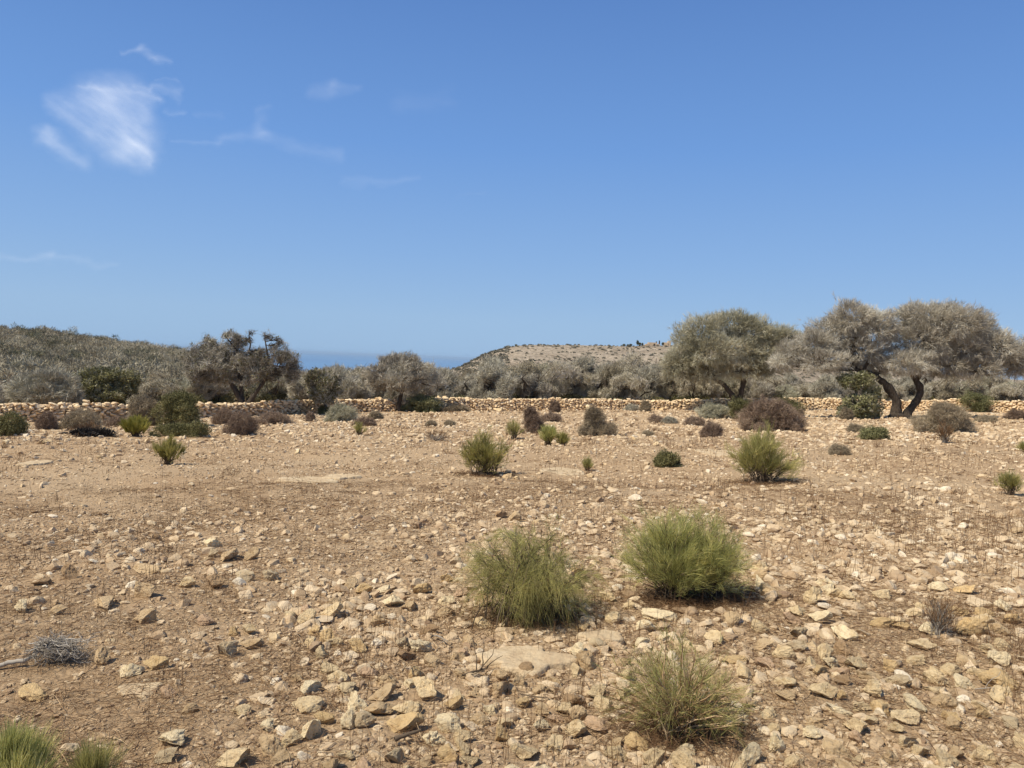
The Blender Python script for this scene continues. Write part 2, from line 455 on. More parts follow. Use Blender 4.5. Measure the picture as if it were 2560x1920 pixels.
def headland():
    m_, nt, b = mat('headland_soil', .95, .03)
    tc = nt.nodes.new('ShaderNodeTexCoord'); v = tc.outputs['Object']
    mp = nt.nodes.new('ShaderNodeMapping'); mp.inputs['Scale'].default_value = (1, 1, 7); nt.links.new(v, mp.inputs[0])
    a = noise(nt, mp.outputs[0], .022, 5, .65, .4); f = noise(nt, v, .35, 5, .7); g_ = noise(nt, mp.outputs[0], .05, 5, .6, 1.)
    c = ramp(nt, a, [(.3, (.26, .205, .15)), (.5, (.37, .305, .23)), (.7, (.47, .395, .305))])
    c = mixc(nt, ramp(nt, f, [(.47, (0, 0, 0)), (.6, (.75, .75, .75))]), c, (.15, .125, .09))
    c = mixc(nt, ramp(nt, g_, [(.6, (0, 0, 0)), (.68, (.8, .8, .8))]), c, (.55, .47, .37))
    nt.links.new(c, b.inputs['Base Color']); bump(nt, b, f, .7, 1.5)
    us = np.linspace(-.22, .9, 420); ys = np.concatenate([np.linspace(330, 700, 150), np.linspace(705, 1250, 40)])
    U, Yq = np.meshgrid(us, ys); X = U*Yq; Z = head_z(X, Yq)
    V = np.stack([X, Yq, Z], -1).reshape(-1, 3); n_ = len(us)
    i = np.arange(len(ys)-1)[:, None]*n_; j = np.arange(n_-1)[None]
    Fa = np.stack([i+j, i+j+1, i+n_+j+1, i+n_+j], -1).reshape(-1, 4)
    o = link('headland', new_mesh('headland', V, Fa, 4, m_, True)); tag(o, kind='structure')
    # scrub over the headland
    n = 5200
    u = rng.uniform(-.12, .62, n); y = 700-250*rng.random(n)**1.6
    px = 1280+u*F
    dens = np.where(px < 1262, 1.0, .33)
    low = y < 560+fbm2(u*30, y/40, 2)*40
    keep = rng.random(n) < np.maximum(dens, low*.9)
    u, y = u[keep], y[keep]
    # solid scrub on the seaward slope
    n2 = 1100; u2 = rng.uniform(-.12, -.005, n2); y2 = rng.uniform(450, 702, n2)
    u = np.r_[u, u2]; y = np.r_[y, y2]
    x = u*y; z = head_z(x, y); s = .35+1.2*rng.random(len(x))**2.2
    s[-n2:] *= 1.25
    Vs, Fs, Ts = [], [], []; nb = 34
    P = np.repeat(np.stack([x, y, z], -1), nb, 0); S = np.repeat(s, nb)
    d = rvec(len(P)); d[:, 2] = np.abs(d[:, 2]); P = P+d*S[:, None]*np.array([1, 1, .6])*rng.uniform(.2, .8, len(P))[:, None]
    tt = np.clip(np.repeat(rng.random(len(x)), nb)*.6+rng.random(len(P))*.3, 0, 1)
    V, Fa, T = blades(P, unit(d+rvec(len(P))*.6), S*.9, S*.5, tt)
    mm = plant_mat('headland_scrub', [(0, (.10, .09, .06)), (.5, (.19, .175, .125)), (1, (.32, .29, .22))])
    o = link('headland_scrub', new_mesh('headland_scrub', V, Fa, 3, mm, False, T))
    tag(o, 'dark scrub dotted over the far tan headland', 'scrub', kind='stuff')
headland()

# ruin and skyline bits on the headland
def box(acc, c, s, rot=0., t=.5, taper=1.):
    x, y, z = s; b = np.array([[sx*x/2*(taper if sz > 0 else 1), sy*y/2*(taper if sz > 0 else 1), (sz+1)/2*z] for sx in (-1, 1) for sy in (-1, 1) for sz in (-1, 1)])
    b = b+rng.normal(size=b.shape)*.02*min(s)
    c_, s_ = math.cos(rot), math.sin(rot); b = b@np.array([[c_, s_, 0], [-s_, c_, 0], [0, 0, 1]])
    acc.add(b+np.asarray(c), np.array([[0, 1, 3, 2], [4, 6, 7, 5], [0, 4, 5, 1], [2, 3, 7, 6], [0, 2, 6, 4], [1, 5, 7, 3]]), t)
def hp(px, y=690.):
    u = (px-1280)/F*(1); x = u*y*1.0
    for _ in range(6):   # correct for roll
        z = float(head_z(np.array([x]), np.array([y]))[0]); qx, qy = proj(np.array([x, y, z])); x += (px-qx)/F*y
    return np.array([x, y, z])
m_, nt, b = mat('ruin_stone', .9, .05)
nt.links.new(ramp(nt, noise(nt, nt.nodes.new('ShaderNodeTexCoord').outputs['Object'], 1.2, 5), [(.3, (.50, .36, .22)), (.7, (.66, .52, .36))]), b.inputs['Base Color'])
M['ruin'] = m_
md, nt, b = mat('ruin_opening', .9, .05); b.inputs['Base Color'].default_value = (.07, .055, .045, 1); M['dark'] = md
pp = 700/F
def ruin():
    base = hp(1632, 694); base[2] -= .4
    root = empty('ruined_house', base); tag(root, 'flat roofed tan stone house with ragged end walls on the far headland ridge', 'building')
    a = Acc(4)
    w = 34*pp
    box(a, (-w*.05, 0, 0), (w*.62, 7, 3.4)); link('main_block', a.mesh('main_block', M['ruin']), root)
    a = Acc(4); box(a, (-w*.44, -1, 0), (w*.2, 6, 1.9)); box(a, (-w*.62, -1, 0), (w*.2, 5, 1.0), 0, .5)
    link('side_wall', a.mesh('side_wall', M['ruin']), root)
    a = Acc(4); box(a, (w*.36, -.3, 0), (w*.2, 6, 2.2)); link('rear_room', a.mesh('rear_room', M['ruin']), root)
    a = Acc(4); box(a, (w*.05, -3.6, 0), (1.3, .3, 2.2)); link('doorway', a.mesh('doorway', M['dark']), root)
    for xx in (w*.24, w*.46):
        a = Acc(4); box(a, (xx, -.5, 1.9), (1.1, 1.1, 2.6 if xx < w*.3 else 3.6), 0, .5, .8); link('chimney_stub', a.mesh('chimney_stub', M['dark']), root)
    b2 = hp(1664, 694); b2[2] -= .4
    root = empty('ruined_house', b2); tag(root, 'small low tan stone building at the right end of the headland ridge', 'building')
    a = Acc(4); box(a, (0, 0, 0), (9*pp, 6, 3.2)); link('main_block', a.mesh('main_block', M['ruin']), root)
    a = Acc(4); box(a, (8*pp, 0, 0), (7*pp, 5, 4.6)); link('tower_block', a.mesh('tower_block', M['ruin']), root)
ruin()
def ridge_tree(px, h, w_, lab, name='ridge_tree', cat='tree'):
    p = hp(px, 693); p[2] -= .2
    root = empty(name, p); tag(root, lab, cat, 'small trees on the headland ridge')
    a = Acc(4); V, Fa = tube([(0, 0, 0), (.1, 0, h*.5), (0, 0, h*.9)], [.14, .1, .05], 5); a.add(V, Fa); link('trunk', a.mesh('trunk', M['bark']), root)
    lb = [(np.array([0, 0, h*.68]), np.array([w_, w_, h*.36]))]
    V, Fa, T = twigs(lb, 260, 3, .8, .28, clump=.2); link('crown', new_mesh('crown', V, Fa, 3, M['dark_leaf'], False, T), root)
for px, h, w_, lab in [(1560, 2.6, 1.6, 'tiny dark bushy tree, leftmost of those on the headland ridge'), (1570, 2.2, 1.2, 'low dark tree on the ridge just right of the leftmost one'),
                       (1577, 2.6, 1.4, 'dark small tree between the low tree and the tallest ridge tree'), (1594, 6.2, 1.6, 'tallest slim dark tree on the headland ridge'),
                       (1599, 4., 1.6, 'bushy dark tree touching the tallest ridge tree'), (1606, 3.4, .8, 'narrow dark tree just left of the ruined house'),
                       (1657, 3.8, 1.4, 'dark tree between the two ruined houses on the ridge'), (1290, 1.8, 1.3, 'small dark bush like tree at the left end of the headland ridge')]:
    ridge_tree(px, h*.8, w_*.75, lab)

# ------------------------------------------------------------------ dry stone wall
WX = np.array([-260, 0, 250, 520, 700, 900, 1170, 1400, 1700, 2000, 2350, 2560, 2860.])
WB = np.array([1062, 1057, 1052, 1044, 1037, 1031, 1027, 1025.5, 1024, 1024, 1028, 1031, 1036.])
WP = np.array([gp(a_, b_) for a_, b_ in zip(WX, WB)])
print('wall pts', [(round(p[0], 1), round(p[1], 1)) for p in WP])
def wallpt(s):   # s = lateral x
    return np.interp(s, WP[:, 0], WP[:, 1])
def stone_wall():
    x0, x1 = WP[0, 0], WP[-1, 0]
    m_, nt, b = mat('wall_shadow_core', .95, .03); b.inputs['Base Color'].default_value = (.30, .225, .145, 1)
    xs = np.arange(x0, x1, .5); ys = wallpt(xs); zs = ground(xs, ys)
    hgt = lambda x: .90+.2*fbm2(np.asarray(x)/5., np.zeros_like(np.asarray(x, float))+2, 3)+.11*fbm2(np.asarray(x)/.45, np.zeros_like(np.asarray(x, float))+7, 2)
    V = []
    for x, y, z, h in zip(xs, ys, zs, hgt(xs)):
        V += [(x, y-.26, z-.3), (x, y-.10, z+h-.14), (x, y+.16, z+h-.14), (x, y+.2, z-.3)]
    n = len(xs); i = np.arange(n-1)[:, None]*4; j = np.arange(4)[None]; j2 = (j+1) % 4
    Fa = np.stack([i+j, i+4+j, i+4+j2, i+j2], -1).reshape(-1, 4)
    P, S = [], []
    for side in (0, 1, 2):
        z = -.02
        row = 0
        while z < 1.15:
            rh = rng.uniform(.085, .125) if side != 2 else .12
            x = x0+rng.random()*.2
            while x < x1:
                w_ = rng.choice([rng.uniform(.12, .22), rng.uniform(.2, .34)])
                h = float(hgt(np.array([x]))[0])
                if z+rh*.6 < h+rng.normal()*.02:
                    y = wallpt(x)+(-.30 if side == 0 else .22 if side == 1 else 0)+rng.normal()*.015+(z*.20 if side == 0 else 0)
                    if side != 2 or z > h-.25:
                        P.append((x, y, float(macro(x, y))+z+rng.normal()*.012)); S.append((w_*.56, rng.uniform(.09, .17), rh*rng.uniform(.52, .78)))
                x += w_
            z += rh*.98
    P = np.array(P); S = np.array(S); P[:, 2] += micro(P[:, 0], P[:, 1])*.5
    shapes = [stone_shape(900+k, 2, .9, .10) for k in range(14)]; nv = len(ICO[2][0]); n = len(P)
    base = np.stack(shapes)[rng.integers(0, 14, n)]
    fl = rng.choice([-1., 1.], (n, 1, 3)); base = base*fl
    V2 = base*S[:, None]*1.22; an = rng.normal(size=n)*.16
    V2 = np.einsum('nij,nvj->nvi', rotm(np.tile([0, 1., 0], (n, 1)), an)@rotz(rng.normal(size=n)*.4), V2)+P[:, None]
    Fs = (ICO[2][1][None]+(np.arange(n)*nv)[:, None, None]).reshape(-1, 3)
    T = np.repeat(np.clip(rng.normal(.66, .17, n), 0, .97), nv)
    root = empty('dry_stone_wall', (0, float(wallpt(0)), float(ground(0, wallpt(0)))))
    tag(root, 'long low dry stone wall of tan fieldstones crossing behind the stony field', 'wall')
    off = np.array(root.location[:])
    link('fieldstones', new_mesh('fieldstones', V2.reshape(-1, 3)-off, Fs, 3, M['stone_wall'], False, T), root)
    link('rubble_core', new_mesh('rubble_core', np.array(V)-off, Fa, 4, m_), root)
    print('wall stones', n)
m_ = stone_mat('wall_limestone', 'attr', 1.22); M['stone_wall'] = m_
stone_wall()

# ------------------------------------------------------------------ trees
def tree(name, label, base, trunks, lobes, twmat, cat='tree', group=None, n=9000, k=5, L=.45, Wd=.03, leafmat=None, nleaf=0, sub=26, clump=.33, cf=.8, depth=.85, **kw):
    """base (px,py) or point; trunks: list of pixel polylines [(px,py,dy,r)...]; lobes: (px,py,rx,ry[,dy]) at the tree's distance"""
    B = gp(*base) if len(base) == 2 else np.asarray(base)
    Dd = float((B-EYE)@fwd)
    def w(px, py, dy=0.): 
        d = ray(px, py); return EYE+d*(Dd+dy)
    LB = [(w(l[0], l[1], l[4] if len(l) > 4 else 0.), np.array([l[2], (l[2]*depth if len(l) < 6 else l[5]), l[3]])*Dd/F) for l in lobes]
    root = empty(name, B); tag(root, label, cat, group)
    acc = Acc(4); tops = []
    for tr in trunks:
        pts = [w(p[0], p[1], p[2]) for p in tr]; rad = [p[3] for p in tr]
        t = np.linspace(0, len(pts)-1, len(pts)*4-3); ii = np.arange(len(pts))
        pth = np.stack([np.interp(t, ii, np.array(pts)[:, q]) for q in range(3)], -1)
        for _ in range(2): pth[1:-1] = (pth[:-2]+2*pth[1:-1]+pth[2:])/4
        rd = np.interp(t, ii, rad)*(1+.1*rng.normal(size=len(t)))
        V, Fa = tube(pth, rd, 10); V = V+rng.normal(size=V.shape)*np.mean(rad)*.09; acc.add(V, Fa); tops.append((pth, rd))
    # limbs to each lobe then twiggy branches
    for c, r_ in LB:
        bd = None
        for pth, rd in tops:
            i0 = int(len(pth)*.55)
            dd = np.linalg.norm(pth[i0:]-c, axis=1); q = int(np.argmin(dd))
            if bd is None or dd[q] < bd[0]: bd = (dd[q], pth[i0+q], rd[i0+q])
        if bd is None: continue
        a_ = bd[1]; P = wiggle(a_, c-np.array([0, 0, r_[2]*.2]), 8, .25)
        r0 = min(bd[2]*.8, .12); V, Fa = tube(P, np.linspace(r0, .035, 8), 6); acc.add(V, Fa)
        for q in range(sub):
            s_ = P[rng.integers(2, 8)]; e = c+rvec(1)[0]*r_*rng.uniform(.75, 1.0)
            if e[2] < c[2]-r_[2]*.6: continue
            Pq = wiggle(s_, e, 6, .3, .04); V, Fa = tube(Pq, np.linspace(.035, .008, 6)*(Dd/58 if Dd > 20 else 1), 4); acc.add(V, Fa)
    trk = link('trunk', acc.mesh('trunk', M['bark'], True, B), root)
    V, Fa, T = twigs(LB, n, k, L, Wd, clump=clump, cf=cf, **kw)
    link('crown', new_mesh('crown', V-B, Fa, 3, M[twmat], False, T), root)
    if leafmat:
        V, Fa, T = leaves(LB, nleaf, .11, clump=clump+.05, cf=cf)
        link('leaves', new_mesh('leaves', V-B, Fa, 3, M[leafmat], False, T), root)
    return root

# right-hand big tree, forked
tree('argan_tree', 'largest spreading grey crowned tree with two curved dark trunks on the right', (2250, 1045),
     [[(2235, 1052, 0, .42), (2240, 1030, 0, .30), (2243, 1005, 0, .24), (2225, 972, 0, .22), (2200, 948, 0, .19), (2168, 930, 0, .16), (2130, 922, .3, .10), (2080, 925, .5, .06)],
      [(2262, 1050, .1, .36), (2270, 1030, .1, .24), (2295, 998, .2, .20), (2303, 975, .2, .19), (2290, 950, .2, .18), (2275, 925, .2, .15), (2262, 900, .2, .1)],
      [(2290, 950, .2, .15), (2305, 930, .1, .13), (2315, 900, .1, .1), (2330, 880, 0, .07)],
      [(2218, 1050, -.1, .22), (2240, 1036, -.2, .2), (2272, 1050, -.1, .16)],
      [(2320, 900, .4, .09), (2400, 925, .8, .07), (2470, 940, 1., .05), (2520, 930, 1., .03)]],
     [(2140, 800, 66, 45), (2090, 835, 65, 42, .5), (2195, 820, 50, 45, -.5), (2040, 860, 55, 38), (1985, 888, 50, 34, .3), (2060, 905, 60, 32, -.4), (2150, 880, 70, 38, .6), (1955, 905, 28, 22),
      (2270, 800, 42, 42, .6), (2330, 795, 70, 42), (2390, 810, 65, 48, -.4), (2440, 835, 60, 46, .4), (2310, 855, 75, 50, .2), (2400, 875, 80, 45, .6), (2480, 865, 60, 42), (2530, 880, 50, 38, .4),
      (2270, 905, 60, 30, -.8), (2350, 910, 70, 30, .5), (2440, 920, 60, 26, 0), (2545, 915, 45, 28), (2205, 915, 50, 24, .5), (2590, 885, 45, 40), (2620, 920, 40, 30)],
     'tan_twig', 'argan tree', None, n=48000, k=5, L=.36, Wd=.017, clump=.27, cf=.9, outw=.9, rnd=.5, upw=.12, spread=.45, shell=.72, sub=16)
tree('argan_tree', 'rounded olive grey tree with dome crown, left of the largest spreading tree', (1842, 1027),
     [[(1842, 1027, 0, .3), (1838, 1003, 0, .25), (1828, 985, 0, .2), (1812, 963, 0, .17), (1795, 952, 0, .13), (1770, 942, .3, .07)],
      [(1846, 1027, .1, .25), (1850, 1000, .1, .2), (1855, 975, .1, .18), (1858, 945, .1, .16), (1862, 910, .1, .1)],
      [(1845, 1005, .2, .16), (1852, 985, .3, .14), (1862, 960, .3, .12), (1870, 930, .3, .1)]],
     [(1762, 832, 58, 42), (1825, 812, 64, 36, .4), (1890, 832, 60, 42), (1720, 865, 45, 42, .4), (1700, 905, 38, 34), (1775, 880, 62, 45, -.5), (1850, 880, 62, 46, -.2), (1915, 875, 55, 46, .3),
      (1950, 845, 45, 32), (1970, 868, 40, 34, .3), (1680, 920, 22, 30), (1790, 925, 55, 26, .2), (1900, 915, 55, 28), (1965, 900, 34, 30), (1740, 930, 34, 22, .5), (1850, 925, 40, 22, -.5), (1985, 850, 24, 22)],
     'olive_twig', 'argan tree', None, n=30000, k=5, L=.42, Wd=.02, clump=.30, cf=.8, outw=.9, rnd=.42, upw=.16, spread=.42, shell=.72, sub=16)
M['grey_dark'] = plant_mat('dark_grey_twigs', [(0, (0.145, 0.129, 0.099)), (.5, (0.335, 0.298, 0.240)), (1, (0.702, 0.671, 0.554))], objvar=.1)
tree('argan_tree', 'ragged open crowned dark grey tree with forked trunk on the left', (605, 1038),
     [[(612, 1038, 0, .28), (608, 1015, 0, .2), (595, 985, 0, .15), (580, 962, 0, .12), (568, 945, .2, .09), (545, 915, .2, .06)],
      [(606, 1038, .1, .22), (605, 1000, .1, .16), (603, 975, .1, .13), (600, 945, .1, .11), (597, 910, .1, .08), (590, 870, 0, .05), (560, 838, 0, .03)],
      [(612, 1030, -.1, .2), (628, 1000, -.1, .15), (642, 978, -.1, .12), (660, 955, 0, .09), (672, 925, 0, .06), (668, 880, 0, .04), (662, 845, 0, .03)],
      [(597, 925, 0, .07), (612, 895, 0, .05), (628, 865, 0, .04), (622, 838, 0, .02)]],
     [(490, 895, 32, 30), (520, 868, 26, 26, .4), (535, 915, 45, 34), (500, 935, 32, 24, -.3), (575, 885, 30, 32, .3), (585, 850, 20, 18), (565, 838, 14, 9), (620, 848, 14, 20), (628, 832, 9, 10), (605, 905, 36, 30),
      (560, 935, 36, 24, .5), (635, 890, 24, 20), (545, 890, 26, 22), (668, 842, 16, 12), (692, 848, 16, 10), (655, 905, 32, 30, .4), (690, 885, 30, 28), (715, 910, 32, 30), (700, 935, 36, 22), (735, 930, 20, 18), (650, 935, 32, 18), (605, 945, 26, 18), (690, 862, 14, 12)],
     'grey_dark', 'argan tree', None, n=15000, k=4, L=.42, Wd=.02, leafmat='dark_leaf', nleaf=7000, clump=.44, cf=1.6, outw=.6, rnd=.8, upw=.25, spread=.6, sub=12)
tree('argan_tree', 'small domed brown grey tree on one leaning trunk before the middle of the wall', (997, 1030),
     [[(996, 1030, 0, .2), (997, 1008, 0, .15), (1003, 985, 0, .13), (1012, 962, 0, .11), (1015, 935, 0, .07)]],
     [(1000, 920, 50, 28), (960, 935, 40, 26, .3), (1045, 930, 42, 28), (1000, 950, 50, 26, -.4), (945, 955, 32, 20), (1075, 950, 32, 26, .3), (1020, 905, 32, 18), (975, 905, 28, 16), (1095, 965, 22, 20), (1040, 962, 30, 18, .5)],
     'grey_dark', 'argan tree', None, n=12000, k=4, L=.36, Wd=.024, clump=.36, cf=1., outw=.7, rnd=.6, upw=.3, spread=.5, sub=14)
M['brown_grey'] = plant_mat('brown_grey_twigs', [(0, (0.192, 0.159, 0.119)), (.5, (0.381, 0.350, 0.272)), (1, (0.688, 0.656, 0.526))], objvar=.1)
tree('round_tree', 'round brownish grey twiggy tree standing at the far left by the wall', (108, 1040),
     [[(108, 1040, 0, .18), (106, 1005, 0, .14), (102, 975, 0, .1)], [(110, 1038, 0, .12), (118, 1000, 0, .09), (130, 970, 0, .06)]],
     [(80, 965, 45, 30), (125, 955, 50, 30), (60, 985, 34, 26, .3), (155, 975, 42, 32), (105, 985, 55, 30, -.4), (180, 1000, 30, 22)],
     'brown_grey', 'tree', None, n=11000, k=4, L=.34, Wd=.024, clump=.30, cf=1., sub=12)
tree('leafy_tree', 'dark olive green leafy tree right of the round brownish tree on the left', (270, 1036),
     [[(270, 1036, 0, .16), (268, 1005, 0, .12), (262, 975, 0, .09)], [(280, 1034, 0, .12), (292, 1000, 0, .09), (305, 970, 0, .05)]],
     [(235, 955, 45, 28), (280, 945, 48, 28), (315, 965, 36, 30), (210, 980, 40, 28, .3), (260, 985, 58, 30, -.4), (325, 995, 28, 24), (200, 1005, 30, 20)],
     'olive_twig', 'tree', None, n=6000, k=4, L=.3, Wd=.024, leafmat='dark_leaf', nleaf=30000, clump=.18, cf=1., sub=12)
tree('leaning_tree', 'green leafy small tree on a leaning trunk just left of the forked big trunks', (2130, 1046),
     [[(2112, 1046, 0, .1), (2128, 1020, 0, .09), (2136, 998, 0, .08), (2142, 975, 0, .07), (2130, 945, 0, .05)], [(2160, 1044, 0, .08), (2155, 1010, 0, .07), (2160, 970, 0, .05)]],
     [(2150, 958, 34, 26), (2120, 950, 26, 16), (2175, 985, 26, 26), (2150, 1010, 38, 28, -.2), (2125, 1028, 30, 18), (2180, 1020, 22, 24), (2160, 1034, 34, 14)],
     'olive_twig', 'tree', None, n=2600, k=4, L=.25, Wd=.02, leafmat='green_leaf', nleaf=17000, clump=.30, cf=1.6, sub=10)
tree('small_tree', 'small dark upright tree on a thin stem in front of the left centre wall', (813, 1036),
     [[(813, 1036, 0, .08), (813, 1010, 0, .07), (810, 990, 0, .06), (806, 965, 0, .04)]],
     [(815, 958, 30, 26), (790, 945, 30, 22), (830, 975, 24, 22), (798, 980, 28, 24), (812, 995, 24, 12)],
     'grey_dark', 'tree', None, n=3600, k=4, L=.3, Wd=.024, leafmat='dark_leaf', nleaf=7000, clump=.3, cf=1.3, sub=10)

# belt of grey trees beyond the wall: a few source trees, then copies
def belt_proto(seed, H, mt, kind):
    global rng
    keep = rng; rng = np.random.default_rng(seed)
    acc = Acc(4); LB = []
    ntr = rng.integers(2, 5)
    tips = []
    for q in range(ntr):
        e = np.array([rng.normal()*H*.22, rng.normal()*H*.22, H*rng.uniform(.45, .8)])
        P = wiggle((rng.normal()*.1, rng.normal()*.1, -.1), e, 8, .35); V, Fa = tube(P, np.linspace(.1, .035, 8), 6); acc.add(V, Fa); tips.append(P)
    for q in range(rng.integers(8, 13)):
        a = rng.uniform(0, 6.28); rr_ = H*rng.uniform(.08, .42)
        zc = H*rng.uniform(.3, .82)*(1-.25*rr_/H/.42) if kind != 'tall' else H*rng.uniform(.3, .88)
        if kind == 'tall': rr_ *= .6
        c = np.array([rr_*math.cos(a), rr_*math.sin(a), zc]); s = H*rng.uniform(.12, .21)
        LB.append((c, np.array([s, s, s*rng.uniform(.7, 1.1)])))
    for c, r_ in LB:
        P0 = tips[rng.integers(0, len(tips))]
        P = wiggle(P0[rng.integers(3, 8)], c, 6, .3); V, Fa = tube(P, np.linspace(.05, .02, 6), 5); acc.add(V, Fa)
        for q in range(9):
            e = c+rvec(1)[0]*r_*1.1; Pq = wiggle(P[rng.integers(2, 6)], e, 5, .3); V, Fa = tube(Pq, np.linspace(.025, .012, 5), 3); acc.add(V, Fa)
    # a few bare limbs poking out at the top
    for q in range(5):
        e = np.array([rng.normal()*H*.13, rng.normal()*H*.13, H*rng.uniform(.75, .98)]); Pq = wiggle(tips[0][-1], e, 6, .12)
        V, Fa = tube(Pq, np.linspace(.03, .012, 6), 3); acc.add(V, Fa)
    V, Fa, T = twigs(LB, 3600, 4, .5, .032, outw=.5, rnd=.6, upw=.45 if kind != 'droop' else -.5, spread=.5, clump=.30, cf=1.1, shell=.6)
    crown = [(V, Fa, T, mt)]
    # low skirt of darker foliage
    sk = [(np.array([rng.normal()*H*.25, rng.normal()*H*.2, H*.14]), np.array([H*.22, H*.2, H*.15])) for q in range(4)]
    V2, F2, T2 = leaves(sk, 3000, .13, clump=.3)
    rng = keep
    return acc.mesh('trunk', M['bark'], True), new_mesh('crown', V, Fa, 3, M[mt], False, T), new_mesh('undergrowth', V2, F2, 3, M['dark_leaf'], False, T2)
PROT = [(belt_proto(11, 4.6, 'grey_twig', 'round'), 'pale grey bare twigged'), (belt_proto(12, 5.2, 'grey_twig', 'tall'), 'tall thin grey bare limbed'),
        (belt_proto(13, 4.4, 'grey_twig', 'droop'), 'silvery grey drooping'), (belt_proto(14, 4.3, 'grey_dark', 'round'), 'dark grey dense twigged'),
        (belt_proto(15, 4.6, 'olive_twig', 'round'), 'olive grey bushy'), (belt_proto(16, 4.8, 'grey_twig', 'droop'), 'ash grey shaggy'),
        (belt_proto(17, 4.2, 'brown_grey', 'round'), 'brownish grey twiggy')]
SKX = np.array([-200, 0, 300, 480, 760, 840, 880, 920, 1100, 1180, 1217, 1317, 1400, 1500, 1600, 1700, 2000, 2300, 2560, 2800])
SKY = np.array([945, 940, 935, 935, 912, 904, 898, 922, 912, 918, 895, 896, 900, 905, 900, 905, 935, 935, 940, 940])
belt = []
for row, (dist, step, dyy) in enumerate([(5., 58, 14), (14., 66, 4), (26., 74, 0)]):
    px = -150+row*20
    while px < 2760:
        px += step*rng.uniform(.7, 1.3)
        if row == 2 and px < 420: continue
        if row < 2 and (-40 < px < 365 or 440 < px < 740): continue
        belt.append((px, dist+rng.uniform(-2, 3), dyy, row))
LMK = [(40, 'beyond the wall at the left edge'), (190, 'behind the olive green leafy tree'), (400, 'behind the dark green bush on the left'), (600, 'behind the ragged left tree'), (800, 'behind the small upright tree'),
       (1000, 'behind the small domed tree'), (1200, 'below the sloping end of the headland'), (1400, 'below the middle of the headland'), (1620, 'below the ruined house'), (1850, 'behind the dome crowned tree'),
       (2080, 'behind the leaning green tree'), (2300, 'behind the forked big tree'), (2560, 'behind the wall at the right edge')]
used = {}
def uniq(label):
    if label not in used: used[label] = 1; return label
    used[label] += 1
    return None
for px, dist, dyy, row in belt:
    # stand behind the wall
    d = ray(px, 1000.); s = d[0]/d[1]
    y = 60.
    for _ in range(8): y = float(wallpt(s*y))
    y += dist; x = s*y; z = float(ground(x, y))
    pk = int(rng.integers(0, 7)); (tm, cm, um), desc = PROT[pk]
    sky = float(np.interp(px, SKX, SKY))+dyy+rng.uniform(-7, 16)
    ztop = 1.7+(878+.0405*(px-727)-sky)/F*y
    Hh = (belt_h := [4.6, 5.2, 4.4, 4.3, 4.6, 4.8, 4.2])[pk]
    sc = max(.5, (ztop-z)/Hh*(1.07 if 690 < px < 1330 else 1.18))
    root = empty('grey_tree', (x, y, z-.05)); root.scale = (sc*1.05, sc*1.05, sc); root.rotation_euler = (0, 0, rng.uniform(0, 6.28))
    lm = min(LMK, key=lambda q: abs(q[0]-px)); rw = ('near', 'midway', 'far')[row]
    side = 'leftward' if px < lm[0] else 'rightward'
    lab = f'{desc} tree {lm[1]}, {side} {rw}'
    tag(root, lab, 'tree', 'grey trees beyond the wall')
    for nm, me in (('trunk', tm), ('crown', cm), ('undergrowth', um)):
        link(nm, me, root)
print('belt', len(belt))

# scrub over the left hill and behind the belt
def hill_scrub():
    P = []
    n = 2900
    u = rng.uniform(-.80, -.24, n); y = 71+(200-71)*rng.random(n)**.95
    k = rng.random(n) < sst(-.26, -.40, u)*.9+.1
    u, y = u[k], y[k]
    kk = y > wallpt(u*y)+4; u, y = u[kk], y[kk]
    ue = rng.uniform(-.80, -.50, 140); ye = rng.uniform(58, 72, 140); kk = ye > wallpt(ue*ye)+3.5; u = np.r_[u, ue[kk]]; y = np.r_[y, ye[kk]]
    u2 = rng.uniform(-.3, .8, 500); y2 = rng.uniform(85, 150, 500)
    u = np.r_[u, u2]; y = np.r_[y, y2]; x = u*y; z = ground(x, y); s = rng.uniform(.65, 1.35, len(x))
    s[-500:] *= .9
    nb = 420; nn = len(x)
    C = np.repeat(np.stack([x, y, z], -1), nb, 0); S = np.repeat(s, nb)
    nl = 5
    lo = rng.normal(size=(nn, nl, 3))*np.array([.6, .6, .35])+np.array([0, 0, 1.0])
    li = rng.integers(0, nl, nn*nb); off = lo.reshape(-1, 3)[np.repeat(np.arange(nn), nb)*nl+li]
    d = rvec(len(C)); P = C+(off+d*np.array([.75, .75, .6])*rng.uniform(.5, 1, len(C))[:, None])*S[:, None]
    kp = P[:, 2] > C[:, 2]
    P, d, S = P[kp], d[kp], S[kp]
    base_t = np.repeat(rng.random(nn), nb)[kp]
    D = unit(d*.7+rvec(len(P))*.7+np.array([0, 0, .25]))
    V, Fa, T = blades(P, D, .45*S*rng.uniform(.6, 1.2, len(P)), .05*S+.02, np.clip(base_t*.45+.3*rng.random(len(P))-.05, 0, 1))
    # every seventh shrub or so is green
    grn = (np.repeat(rng.random(nn) < .20, nb)[kp])
    g3 = np.repeat(grn, 1)
    Fa_g = Fa[grn]; Fa_n = Fa[~grn]
    me = new_mesh('hillside_scrub', V, np.concatenate([Fa_n, Fa_g]), 3, M['grey_twig'], False, T); me.materials.append(M['dark_scrub'])
    mi = np.r_[np.zeros(len(Fa_n), np.int32), np.ones(len(Fa_g), np.int32)]; me.polygons.foreach_set('material_index', mi)
    o = link('hillside_scrub', me); tag(o, 'dense grey scrub covering the low hill beyond the wall', 'scrub', kind='stuff')
    print('scrub blades', len(Fa))
M['dark_scrub'] = plant_mat('dark_scrub', [(0, (0.070, 0.073, 0.045)), (.5, (0.188, 0.180, 0.113)), (1, (0.377, 0.345, 0.225))])
hill_scrub()

